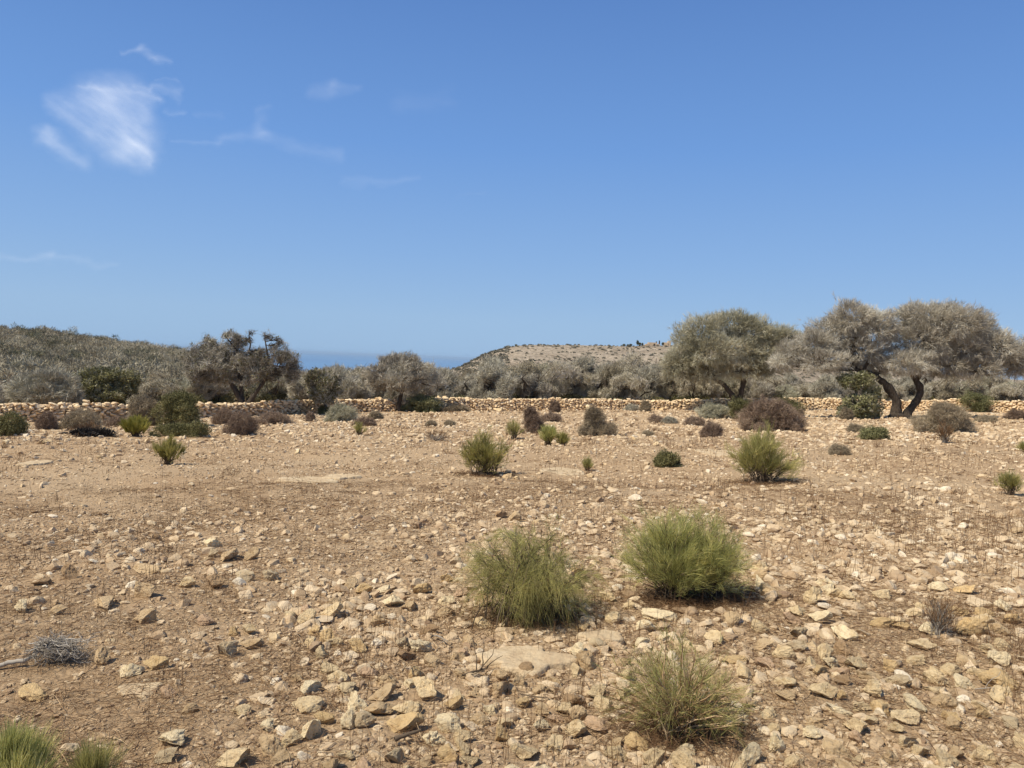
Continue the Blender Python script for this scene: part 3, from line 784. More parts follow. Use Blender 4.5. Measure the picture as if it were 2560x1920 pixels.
# ------------------------------------------------------------------ bushes
def bush(name, label, px0, px1, top, base, kind, group=None, n=None, lobes=None, cat='bush', depthf=.8):
    cx = (px0+px1)/2; B = gp(cx, base); Dd = float((B-EYE)@fwd); s = Dd/F
    w_ = (px1-px0)*s; h = (base-top)*s; 
    B = B+np.array([0, w_*.25, 0]); B[2] = float(ground(B[0], B[1]))
    root = empty(name, B); tag(root, label, cat, group)
    LB = []
    if lobes is None:
        LB.append((np.array([0, 0, h*.42]), np.array([w_*.40, w_*.36, h*.52])))
        for q in range(7):
            a = rng.uniform(0, 6.28); r_ = rng.uniform(.18, .34)*w_; sz = rng.uniform(.14, .22)
            zc = h*rng.uniform(.2, .72)
            LB.append((np.array([math.cos(a)*r_, math.sin(a)*r_*depthf, zc*(1-.4*(r_/w_/.34))]), np.array([w_*sz, w_*sz, h*rng.uniform(.2, .32)])))
    else:
        for lx, lz, rx, rz in lobes: LB.append((np.array([lx*w_, rng.normal()*.08*w_, lz*h]), np.array([rx*w_, rx*w_*.9, rz*h])))
    for q in range(6):
        a = rng.uniform(0, 6.28); r_ = w_*rng.uniform(.34, .52); LB.append((np.array([math.cos(a)*r_, math.sin(a)*r_*depthf, h*rng.uniform(.02, .16)]), np.array([w_*rng.uniform(.05, .11), w_*.08, h*rng.uniform(.10, .22)])))
    px_w = s*2.5; mt = {'purple': 'purple_twig', 'brown': 'brown_twig', 'grey': 'brown_grey', 'dark': 'dark_leaf', 'green': 'green_leaf', 'yellow': 'yellow_leaf', 'olive': 'olive_twig'}[kind]
    area = w_*h
    acc = Acc(4)
    for q in range(14):
        c, r_ = LB[rng.integers(0, len(LB))]; e = c+rvec(1)[0]*r_*.9; e[2] = max(e[2], .1)
        P = wiggle((rng.normal()*.06*w_, rng.normal()*.06*w_, -.05), e, 5, .3); V, Fa = tube(P, np.linspace(.022, .006, 5)*max(.5, min(1.5, h)), 4); acc.add(V, Fa, .5)
    link('stems', acc.mesh('stems', M['bark'], True), root)
    if kind in ('dark', 'green'):
        n_ = n or int(5000+5200*area); sz = max(.028, .05*(s/.02)**.5*.9)
        V, Fa, T = leaves(LB, min(n_, 42000), sz*1.1, clump=.36, cf=2.4, shell=.7, floor=-.02)
        V2, F2, T2 = twigs(LB, int(n_*.08), 4, .2, .01*s/.02, clump=.2, floor=-.02)
        V = np.concatenate([V, V2]); Fa = np.concatenate([Fa, F2+len(V)-len(V2)]); T = np.concatenate([T, T2])
    else:
        n_ = n or int(1500+2300*area)
        L_ = min(.30, .12+.25*h*.35); 
        V, Fa, T = twigs(LB, min(n_, 14000), 5, L_, max(.007, .010*s/.018), outw=.55 if kind != 'yellow' else .5, rnd=.8 if kind != 'yellow' else .3, upw=.15 if kind != 'yellow' else 1.1,
                         spread=.7 if kind != 'yellow' else .3, clump=.32, cf=2.4, shell=.6, floor=-.02)
    link('foliage' if kind in ('dark', 'green', 'yellow') else 'twigs', new_mesh('foliage', V, Fa, 3, M[mt], False, T), root)
    return root
BUSH = [
 (1863, 2019, 993, 1078, 'purple', 'largest purple brown thorny mound just left of the forked big tree', [(-.08, .42, .36, .5), (.2, .35, .28, .42), (-.3, .28, .2, .32), (.05, .72, .2, .25), (-.2, .6, .18, .25), (.35, .2, .15, .22)]),
 (1925, 2018, 990, 1050, 'dark', 'dark dense bush crowding behind the largest purple brown mound', None),
 (2306, 2448, 1008, 1084, 'brown', 'wide dark brown thorny mound right of the forked big trunks', [(0, .5, .3, .48), (-.25, .3, .25, .3), (.28, .25, .22, .28), (.1, .75, .2, .28)]),
 (1450, 1542, 1023, 1092, 'brown', 'tall cone shaped brown bush with a smaller lobe on its right', [(-.12, .5, .3, .5), (-.15, .75, .2, .3), (.25, .22, .24, .28), (-.3, .25, .2, .25)]),
 (1300, 1358, 1020, 1084, 'purple', 'tall narrow purple bush standing behind the two lobed broom', [(-.1, .7, .28, .32), (0, .4, .38, .4), (.2, .25, .3, .25)]),
 (1350, 1406, 1030, 1054, 'purple', 'low round purple bush to the right of the tall narrow purple one', None),
 (1743, 1830, 1006, 1046, 'olive', 'low olive brown bush left of the dark green one below the dome crowned tree', None),
 (1815, 1892, 990, 1048, 'dark', 'dark green bush at the trunk foot of the dome crowned tree', None),
 (1752, 1810, 1053, 1092, 'purple', 'small purple brown bush on pale rubble left of the large mound', None),
 (1712, 1765, 1040, 1064, 'purple', 'low flat purple bush above the small one left of the large mound', None),
 (1620, 1660, 1038, 1057, 'purple', 'small low dark purple cushion right of the cone shaped brown bush', None),
 (1655, 1695, 1043, 1059, 'grey', 'thin greyish cushion touching the small dark purple cushion', None),
 (2119, 2165, 1060, 1083, 'brown', 'small brown dome at the left end of the low green patch', None),
 (2150, 2228, 1068, 1103, 'green', 'low flat green bush in front of the forked big tree', None),
 (2405, 2492, 976, 1030, 'green', 'rounded yellowish green bush against the wall right of the forked tree', None),
 (2520, 2575, 1024, 1050, 'purple', 'low purple bush cut by the right edge near the wall', None),
 (2446, 2503, 1037, 1056, 'brown', 'flat brown patch of bush right of the wide brown mound', None),
 (1498, 1574, 981, 1021, 'dark', 'dark green bush leaning on the wall near the picture centre', None),
 (1438, 1476, 992, 1019, 'purple', 'reddish purple bush against the wall beside the white boulder', None),
 (1370, 1400, 1000, 1031, 'purple', 'upright grey purple bush against the wall above the low round one', None),
 (1598, 1628, 1000, 1029, 'brown', 'small pointed brown bush at the wall right of the dark green one', None),
 (1560, 1600, 1010, 1027, 'grey', 'faint low greyish shrub at the foot of the wall', None),
 (1095, 1172, 1013, 1031, 'brown', 'low dark strip of bush at the wall foot right of the domed tree', None),
 (372, 488, 980, 1070, 'dark', 'biggest dark green leafy bush on the left side', [(0, .5, .36, .46), (.1, .72, .28, .26), (-.25, .35, .25, .3), (.28, .35, .24, .32), (-.15, .7, .2, .22)]),
 (302, 392, 988, 1068, 'brown', 'tall brown twiggy bush attached to the left of the dark leafy bush', None),
 (362, 518, 1050, 1093, 'dark', 'low spreading green skirt below the big dark leafy bush', [(-.3, .3, .2, .3), (-.1, .4, .2, .4), (.1, .4, .2, .35), (.32, .5, .16, .45)]),
 (550, 636, 1029, 1088, 'purple', 'round purple brown bush in front of the ragged left tree', None),
 (523, 585, 1019, 1062, 'purple', 'purple brown bush behind and left of the round one', None),
 (620, 722, 1028, 1060, 'purple', 'low sprawling purple bush right of the ragged left tree', None),
 (130, 240, 1020, 1074, 'brown', 'wide greyish brown bush before the wall at the left', None),
 (83, 134, 1027, 1076, 'purple', 'dark purple bush left of the wide greyish one', None),
 (-30, 52, 1026, 1092, 'dark', 'dark green bush cut by the left edge', None),
 (42, 98, 1012, 1048, 'dark', 'dark green bush at the wall near the left edge', None),
 (252, 320, 1038, 1065, 'purple', 'low purple bush between the wide greyish and the tall brown bushes', None),
 (800, 892, 1008, 1054, 'olive', 'olive brown bush with wispy top right of the small upright tree', None),
 (838, 872, 996, 1020, 'brown', 'small reddish bush against the wall above the olive brown one', None),
 (875, 938, 1044, 1066, 'purple', 'low dark purple bush at the foot of the olive brown one', None),
 (915, 955, 1028, 1050, 'brown', 'small brown bush between the olive bush and the domed tree', None),
 (760, 786, 1030, 1054, 'purple', 'tiny purple bush left of the small upright tree', None),
 (790, 820, 1012, 1036, 'dark', 'dark green clump around the stem of the small upright tree', None),
 (1000, 1106, 984, 1031, 'green', 'green bush tucked right of the domed tree trunk', None),
 (965, 998, 998, 1028, 'dark', 'dark bush tucked left of the domed tree trunk', None),
 (1060, 1092, 1053, 1068, 'brown', 'tiny brown tuft in the open field left of the centre', None),
 (1108, 1138, 1050, 1064, 'brown', 'tiny dry tuft just right of the one left of centre', None),
 (1604, 1636, 1078, 1092, 'brown', 'tiny flat brown tuft below the two purple cushions', None),
 (1630, 1706, 1124, 1166, 'dark', 'low dark greyish green bush in open field left of the tall broom', None),
 (2075, 2130, 1112, 1138, 'brown', 'small dry brown tuft right of the tall field broom', None),
 (2100, 2135, 1020, 1050, 'brown', 'small reddish bush under the leaning green tree', None),
 (2480, 2600, 990, 1010, 'grey', 'dry grey brush heaped on the wall at the right edge', None),
 (1100, 1140, 975, 1000, 'green', 'bright green bush above the wall right of the domed tree', None),
]
for a_, b_, t_, bs, kd, lab, lb in BUSH:
    bush('thorn_bush' if kd in ('purple', 'brown', 'grey', 'olive') else 'leafy_bush', lab, a_, b_, t_, bs, kd, 'thorny bushes on the field' if kd in ('purple', 'brown', 'grey', 'olive') else 'leafy bushes along the wall', lobes=lb)

# ------------------------------------------------------------------ broom shrubs
def broom(name, label, px0, px1, top, base, mt, stems=60, nst=2600, droop=.25, sl=.22, sw=.0022, upw=.9, spread=1., wood=1., cxp=None, bowl=.5, skirt=0., bsp=.10, dome=.18, wmat='wood', group='green broom shrubs on the stony field', cat='shrub'):
    cx = cxp if cxp is not None else (px0+px1)/2
    B = gp(cx, base); Dd = float((B-EYE)@fwd); s = Dd/F; wl = (cx-px0)*s; wr = (px1-cx)*s; h = (base-top)*s
    root = empty(name, B); tag(root, label, cat, group)
    hs = max(h*.5, h-sl*.62*min(1, upw+.2)); wl = max(wl*.55, wl-sl*.35); wr = max(wr*.55, wr-sl*.35)
    acc = Acc(4); P0, D0, L0 = [], [], []
    for q in range(stems):
        a = rng.uniform(0, 6.283); ex = (rng.random()**bowl)
        tx = math.cos(a)*ex*(wr if math.cos(a) > 0 else wl)*.92; ty = math.sin(a)*ex*(wl+wr)/2*.8
        tz = hs*rng.uniform(.45-.3*skirt, .98)*(1-(dome+.45*skirt)*ex*ex)*(.62+.7*vn2(np.array(tx*2.3/h+5.), np.array(ty*2.3/h+2.))+0.)
        b0 = np.array([rng.normal()*bsp*(wl+wr), rng.normal()*bsp*(wl+wr)*.7, -.02])
        n_ = 8; t = np.linspace(0, 1, n_)[:, None]
        e = np.array([tx, ty, tz]); P = b0+(e-b0)*np.concatenate([t**1.35, t**1.35, t**.8], 1)
        P = P+np.cumsum(rng.normal(size=(n_, 3)), 0)*.012*h
        V, Fa = tube(P, np.linspace(.0048, .0016, n_)*wood*max(1, Dd/9), 4); acc.add(V, Fa, rng.random())
        # side branches
        for _ in range(4):
            k0 = rng.integers(2, n_-1); bq = P[k0]; dq = unit(P[min(k0+1, n_-1)]-P[k0-1]+rvec(1)[0]*.55*np.linalg.norm(P[min(k0+1, n_-1)]-P[k0-1])+0); 
            ln = h*rng.uniform(.1, .28); Pb = bq+dq*ln*np.linspace(0, 1, 4)[:, None]; V, Fa = tube(Pb, np.linspace(.0022, .0010, 4)*wood*max(1, Dd/9), 3); acc.add(V, Fa, rng.random())
            P0.append(Pb); 
        P0.append(P[3:])
    link('stems', acc.mesh('stems', M[wmat], True), root)
    pts = np.concatenate([p[1:] for p in P0]); dr = np.concatenate([unit(np.gradient(p, axis=0))[1:] for p in P0])
    idx = rng.integers(0, len(pts), nst*10); idx = idx[rng.random(len(idx)) < np.clip(.1+pts[idx, 2]/h*1.4, 0, 1)][:int(nst*.40)]
    O = pts[idx]+rng.normal(size=(len(idx), 3))*.02*h
    D = unit(dr[idx]*.8+rvec(len(idx))*.42*spread+np.array([0, 0, 1.])*upw*.5)
    k = 4
    O2 = np.repeat(O, k, 0)+rng.normal(size=(len(O)*k, 3))*.010*h; D2 = unit(np.repeat(D, k, 0)+rvec(len(O)*k)*.22)
    T = np.clip(np.repeat(vn3(O*4/h+3)*.6+rng.random(len(O))*.35, k)+rng.normal(size=len(O)*k)*.1, 0, 1)
    LL = sl*rng.uniform(.5, 1.2, len(O2)); cv = np.zeros((len(O2), 3)); 
    V, Fa, TT = blades(O2, D2, LL, np.full(len(O2), sw)*rng.uniform(.7, 1.3, len(O2)), T, curve=np.array([0, 0, -droop]), seg=3)
    link('green_sprays', new_mesh('green_sprays', V, Fa, 3, M[mt], False, TT), root)
    return root
def _bl(P, D, L, Wd, tint, curve=None, seg=3):
    n = len(P); sd = unit(np.cross(D, rvec(n)))*Wd[:, None]*.5; rows = []
    for k in range(seg+1):
        t = k/seg; c = P+D*(L*t)[:, None]+np.asarray(curve)[None]*(L*t*t)[:, None]; w = sd*(1-.7*t); rows += [c-w, c+w]
    V = np.stack(rows, 1).reshape(-1, 3); nv = 2*(seg+1); q = []
    for k in range(seg): q += [[2*k, 2*k+1, 2*k+3], [2*k, 2*k+3, 2*k+2]]
    return V, (np.array(q)[None]+(np.arange(n)*nv)[:, None, None]).reshape(-1, 3), np.repeat(tint, nv)
_b0 = blades
def blades(P, D, L, Wd, tint, curve=0., seg=1):
    return _b0(P, D, L, Wd, tint) if seg == 1 else _bl(P, D, L, Wd, tint, curve, seg)

broom('broom_shrub', 'feathery drooping pale green broom left of the densest green broom', 1112, 1512, 1322, 1545, 'broom_pale', stems=120, nst=6000, droop=.8, sl=.20, sw=.0022, upw=.1, spread=1.2, cxp=1325, skirt=.15, bowl=.5, bsp=.15, dome=.15)
broom('broom_shrub', 'densest bright green upright broom with a second lobe on the right', 1535, 1800, 1284, 1502, 'broom_lush', stems=130, nst=9000, droop=.22, sl=.15, sw=.0021, upw=.75, spread=1.1, cxp=1680, skirt=.35, bowl=.5, bsp=.07, dome=.2)
broom('broom_shrub', 'rounded green broom joined to the right side of the densest one', 1665, 1875, 1302, 1505, 'broom_lush', stems=115, nst=7000, droop=.3, sl=.14, sw=.0021, upw=.5, spread=1.2, cxp=1775, skirt=.35, bowl=.5, bsp=.07, dome=.2)
broom('broom_shrub', 'sparse grey green broom nearest the camera at lower right of centre', 1468, 1905, 1596, 1838, 'broom_pale', stems=100, nst=1900, droop=.3, sl=.13, sw=.0019, upw=.4, spread=1.5, cxp=1700, skirt=.35, bowl=.45, bsp=.07, dome=.2, wmat='straw')
broom('broom_shrub', 'round green broom with many bare stems at its foot, middle distance', 1132, 1292, 1086, 1187, 'broom', stems=80, nst=3800, droop=.1, sl=.15, sw=.0055, upw=.9, spread=1., wood=.8, cxp=1210, skirt=.2)
broom('broom_shrub', 'tall loose olive green broom below the largest purple brown mound', 1818, 1995, 1066, 1200, 'broom_pale', stems=90, nst=4600, droop=.1, sl=.2, sw=.0055, upw=.8, spread=1.1, wood=.8, cxp=1905, skirt=.3, dome=.3)
broom('broom_shrub', 'small pale green broom in the open on the far left field', 374, 466, 1098, 1163, 'broom', stems=50, nst=1700, droop=.05, sl=.18, sw=.007, upw=1.3, spread=.7, wood=.8)
broom('broom_shrub', 'small bright green broom, left lobe of the pair below the purple bushes', 1344, 1398, 1064, 1114, 'broom_lush', stems=40, nst=1500, droop=.05, sl=.2, sw=.009, upw=1.3, spread=.7, wood=.8)
broom('broom_shrub', 'lower pale broom, right lobe of the pair below the purple bushes', 1386, 1426, 1082, 1116, 'broom', stems=30, nst=800, droop=.05, sl=.16, sw=.009, upw=1.2, spread=.8, wood=.8)
broom('broom_shrub', 'thin wispy broom left of the tall narrow purple bush', 1256, 1312, 1050, 1096, 'broom_pale', stems=24, nst=500, droop=.05, sl=.2, sw=.008, upw=1., spread=1., wood=.8)
broom('broom_shrub', 'small green broom near the right edge in the middle distance', 2492, 2556, 1178, 1236, 'broom_pale', stems=40, nst=900, droop=.05, sl=.14, sw=.005, upw=1., spread=.9, wood=.8)
broom('broom_shrub', 'pale green broom cut by the right edge, farther than the other', 2540, 2600, 1098, 1134, 'broom_pale', stems=36, nst=900, droop=.05, sl=.16, sw=.006, upw=1., spread=.9, wood=.8)
broom('broom_shrub', 'tiny dry olive tuft of broom right of the round middle distance broom', 1449, 1488, 1140, 1172, 'broom_pale', stems=26, nst=420, droop=.0, sl=.12, sw=.006, upw=1.2, spread=.6, wood=.8)
broom('broom_shrub', 'tiny yellowish broom in front of the olive brown bush', 878, 918, 1060, 1092, 'broom_pale', stems=24, nst=420, droop=.0, sl=.18, sw=.008, upw=1.2, spread=.7, wood=.8)
broom('broom_shrub', 'yellow green broom clump left of the big dark leafy bush', 300, 375, 1050, 1094, 'yellow_leaf', stems=50, nst=2600, droop=.0, sl=.28, sw=.011, upw=1.5, spread=.6, wood=.8)
broom('broom_shrub', 'green grassy broom filling the lower left corner', -120, 160, 1842, 1992, 'broom_lush', stems=90, nst=4200, droop=.02, sl=.13, sw=.0028, upw=1.9, spread=.35, wood=.7, bowl=.8)
broom('broom_shrub', 'pale wispy broom shoots beside the lower left corner clump', 170, 300, 1852, 1962, 'broom_pale', stems=26, nst=650, droop=.05, sl=.12, sw=.0024, upw=1.6, spread=.5, wood=.7)

# dry plants
broom('dry_shrub', 'dry brown thorny skeleton plant among stones on the right', 2295, 2400, 1492, 1592, 'straw', stems=50, nst=360, droop=.0, sl=.10, sw=.0022, upw=.9, spread=1., group='dry plants on the field', cat='dry plant', wmat='dead_wood', wood=.55)
broom('dry_shrub', 'dead pale twiggy tuft below the wide dark brown mound', 2336, 2384, 1064, 1110, 'straw', stems=40, nst=300, droop=.0, sl=.22, sw=.009, upw=.9, spread=1., group='dry plants on the field', cat='dry plant', wmat='dead_wood', wood=.55)
broom('dry_shrub', 'wide faint dry grass tussock above the round middle distance broom', 1045, 1140, 1075, 1105, 'straw', stems=40, nst=300, droop=.0, sl=.16, sw=.006, upw=.8, spread=1., group='dry plants on the field', cat='dry plant', wmat='dead_wood', wood=.55)
broom('dry_shrub', 'dry straw tuft behind the black dead heap on the left', 185, 260, 1056, 1092, 'straw', stems=40, nst=500, droop=.0, sl=.22, sw=.009, upw=1.2, spread=.7, group='dry plants on the field', cat='dry plant', wmat='dead_wood', wood=.55)
M['char'] = plant_mat('charred_twigs', [(0, (.015, .013, .012)), (1, (.08, .07, .06))])
def dead_heap():
    B = gp(228, 1096); root = empty('dead_bush', B); tag(root, 'low blackened dead bush lying left of the yellow green broom', 'dead bush')
    s = float((B-EYE)@fwd)/F
    acc = Acc(4)
    for q in range(240):
        a = np.array([rng.normal()*22*s, rng.normal()*10*s, rng.uniform(0, 12)*s]); e = a+rvec(1)[0]*np.array([18, 14, 10])*s; e[2] = abs(e[2])
        V, Fa = tube(wiggle(a, e, 5, .3), np.linspace(.035, .012, 5), 4); acc.add(V, Fa, rng.random())
    link('branches', acc.mesh('branches', M['char'], True), root)
    LB = [(np.array([o*s, 0, 6*s]), np.array([16, 12, 10])*s) for o in (-32, -12, 10, 34)]
    V, Fa, T = twigs(LB, 1500, 4, .25, .02, floor=0.); link('twigs', new_mesh('twigs', V, Fa, 3, M['char'], False, T), root)
dead_heap()
def twig_pile():
    B = gp(150, 1650); s = float((B-EYE)@fwd)/F
    root = empty('dead_branch', B); tag(root, 'fallen silvery dead branch with a tangle of bare twigs at the lower left', 'dead branch')
    acc = Acc(4)
    P = np.array([gp(-60, 1668)+[0, 0, .03], gp(10, 1664)+[0, 0, .03], gp(70, 1662)+[0, 0, .04], gp(95, 1652)+[0, 0, .06], gp(120, 1640)+[0, 0, .09]])-B
    t = np.linspace(0, 4, 18); P = np.stack([np.interp(t, range(5), P[:, k]) for k in range(3)], -1)+rng.normal(size=(18, 3))*.004
    V, Fa = tube(P, np.linspace(.016, .010, 18), 8); link('limb', (lambda a: (a.add(V, Fa, .6), a.mesh('limb', M['dead_wood'], True))[1])(Acc(4)), root)
    hub = P[-3]
    for q in range(95):
        a = hub+np.array([rng.normal()*.03, rng.normal()*.03, rng.uniform(0, .03)])
        e = np.array([(rng.uniform(-40, 65))*s, rng.normal()*30*s, rng.uniform(2, 62)*s])
        Q = wiggle(a, e, 8, .35); V, Fa = tube(Q, np.linspace(.0045, .0015, 8), 5); acc.add(V, Fa, rng.random())
        for _ in range(7):
            k0 = rng.integers(2, 8); e2 = Q[k0]+rvec(1)[0]*np.array([1, 1, .6])*.09; V, Fa = tube(wiggle(Q[k0], e2, 5, .35), np.linspace(.002, .0009, 5), 3); acc.add(V, Fa, rng.random())
    link('twigs', acc.mesh('twigs', M['dead_wood'], True), root)
twig_pile()
def stick(name, label, p0, p1, r_, mt, twg=0):
    A = gp(*p0); Bq = gp(*p1); root = None; acc = Acc(4)
    Pm = wiggle(A+[0, 0, r_*1.2+.02], Bq+[0, 0, r_*1.2+.04], 12, .12); V, Fa = tube(Pm, np.linspace(r_, r_*.6, 12)*(1+.1*rng.normal(size=12)), 7); acc.add(V, Fa, .4)
    for q in range(twg):
        k = rng.integers(2, 11); e = Pm[k]+rvec(1)[0]*.12+[0, 0, .04]; V, Fa = tube(wiggle(Pm[k], e, 5, .3), np.linspace(r_*.5, .0015, 5), 4); acc.add(V, Fa, .5)
    o = link(name, acc.mesh(name, M[mt], True, A), None, A); tag(o, label, 'stick', 'fallen sticks on the field')
stick('fallen_stick', 'short dark dead stick lying among stones at the bottom centre', (985, 1884), (1050, 1868), .011, 'wood')
stick('fallen_stick', 'brown dead stick with side twigs below the large bedrock slab', (1155, 1706), (1218, 1690), .008, 'wood', 5)
stick('fallen_stick', 'thin dark stick right of the bottom centre stones', (1302, 1748), (1372, 1770), .004, 'wood', 2)
stick('fallen_stick', 'long pale curved twig near the right edge', (2438, 1726), (2505, 1726), .004, 'dead_wood', 2)
stick('fallen_stick', 'pale crossed stick above the large bedrock slab, to its left', (1085, 1598), (1120, 1618), .005, 'dead_wood', 1)
stick('fallen_stick', 'dark bent stick in front of the nearest sparse broom', (1790, 1770), (1870, 1800), .006, 'wood', 3)

# ------------------------------------------------------------------ bedrock slabs
def slab(px, py, wpx, dpx, label, hgt=.02, seed=1):
    B = gp(px, py); D = float((B-EYE)@fwd); s = D/F
    hw = wpx*s/2; A = gp(px, py-dpx/2); C = gp(px, py+dpx/2); hd = max(.1, (A[1]-C[1])/2)
    r_ = np.linspace(0, 1, 34); th = np.linspace(0, 2*np.pi, 120, endpoint=False)
    Rr, T = np.meshgrid(r_, th, indexing='ij')
    edge = 1+.32*fbm2(np.cos(T)*1.3+seed, np.sin(T)*1.3+seed, 4)*2
    x = B[0]+Rr*np.cos(T)*hw*edge; y = B[1]+Rr*np.sin(T)*hd*edge
    mac = macro(x, y)+.10*fbm2(x/3.5, y/3.5, 2)*sst(0, 2, np.hypot(x, y))
    z = mac+(.018+hgt)*sst(1.02, .84, Rr)+.012*fbm2(x/.35, y/.2, 4)+.006*fbm2(x/.05, y/.05, 2)-.09*sst(.9, 1., Rr)
    V = np.stack([x, y, z], -1).reshape(-1, 3)-B; i = np.arange(33)[:, None]*120; j = np.arange(120)[None]; j2 = (j+1) % 120
    Fa = np.stack([i+j, i+120+j, i+120+j2, i+j2], -1).reshape(-1, 4)
    o = link('bedrock_slab', new_mesh('bedrock_slab', V, Fa, 4, M['bedrock'], True), None, B); tag(o, label, 'rock slab', 'flat bedrock slabs in the field')
slab(1310, 1657, 255, 62, 'largest flat pale bedrock slab, below the feathery broom', .008, 1)
slab(1500, 1600, 120, 30, 'small flat pale bedrock slab just above the largest slab', .006, 2)
slab(1395, 1178, 130, 22, 'pale slab showing right of the round middle distance broom', .008, 3)
slab(770, 1203, 160, 16, 'long thin pale slab flush with the soil left of centre', .008, 4)
slab(100, 1158, 70, 12, 'small pale slab near the left edge of the field', .02, 5)
slab(335, 1726, 130, 18, 'flat pinkish slab between ochre and tilted stones at lower left', .012, 6)
slab(1780, 1134, 90, 14, 'pale slab left of the tall loose broom', .008, 7)
slab(850, 1196, 90, 10, 'narrow pale slab at the right end of the long thin one', .02, 8)

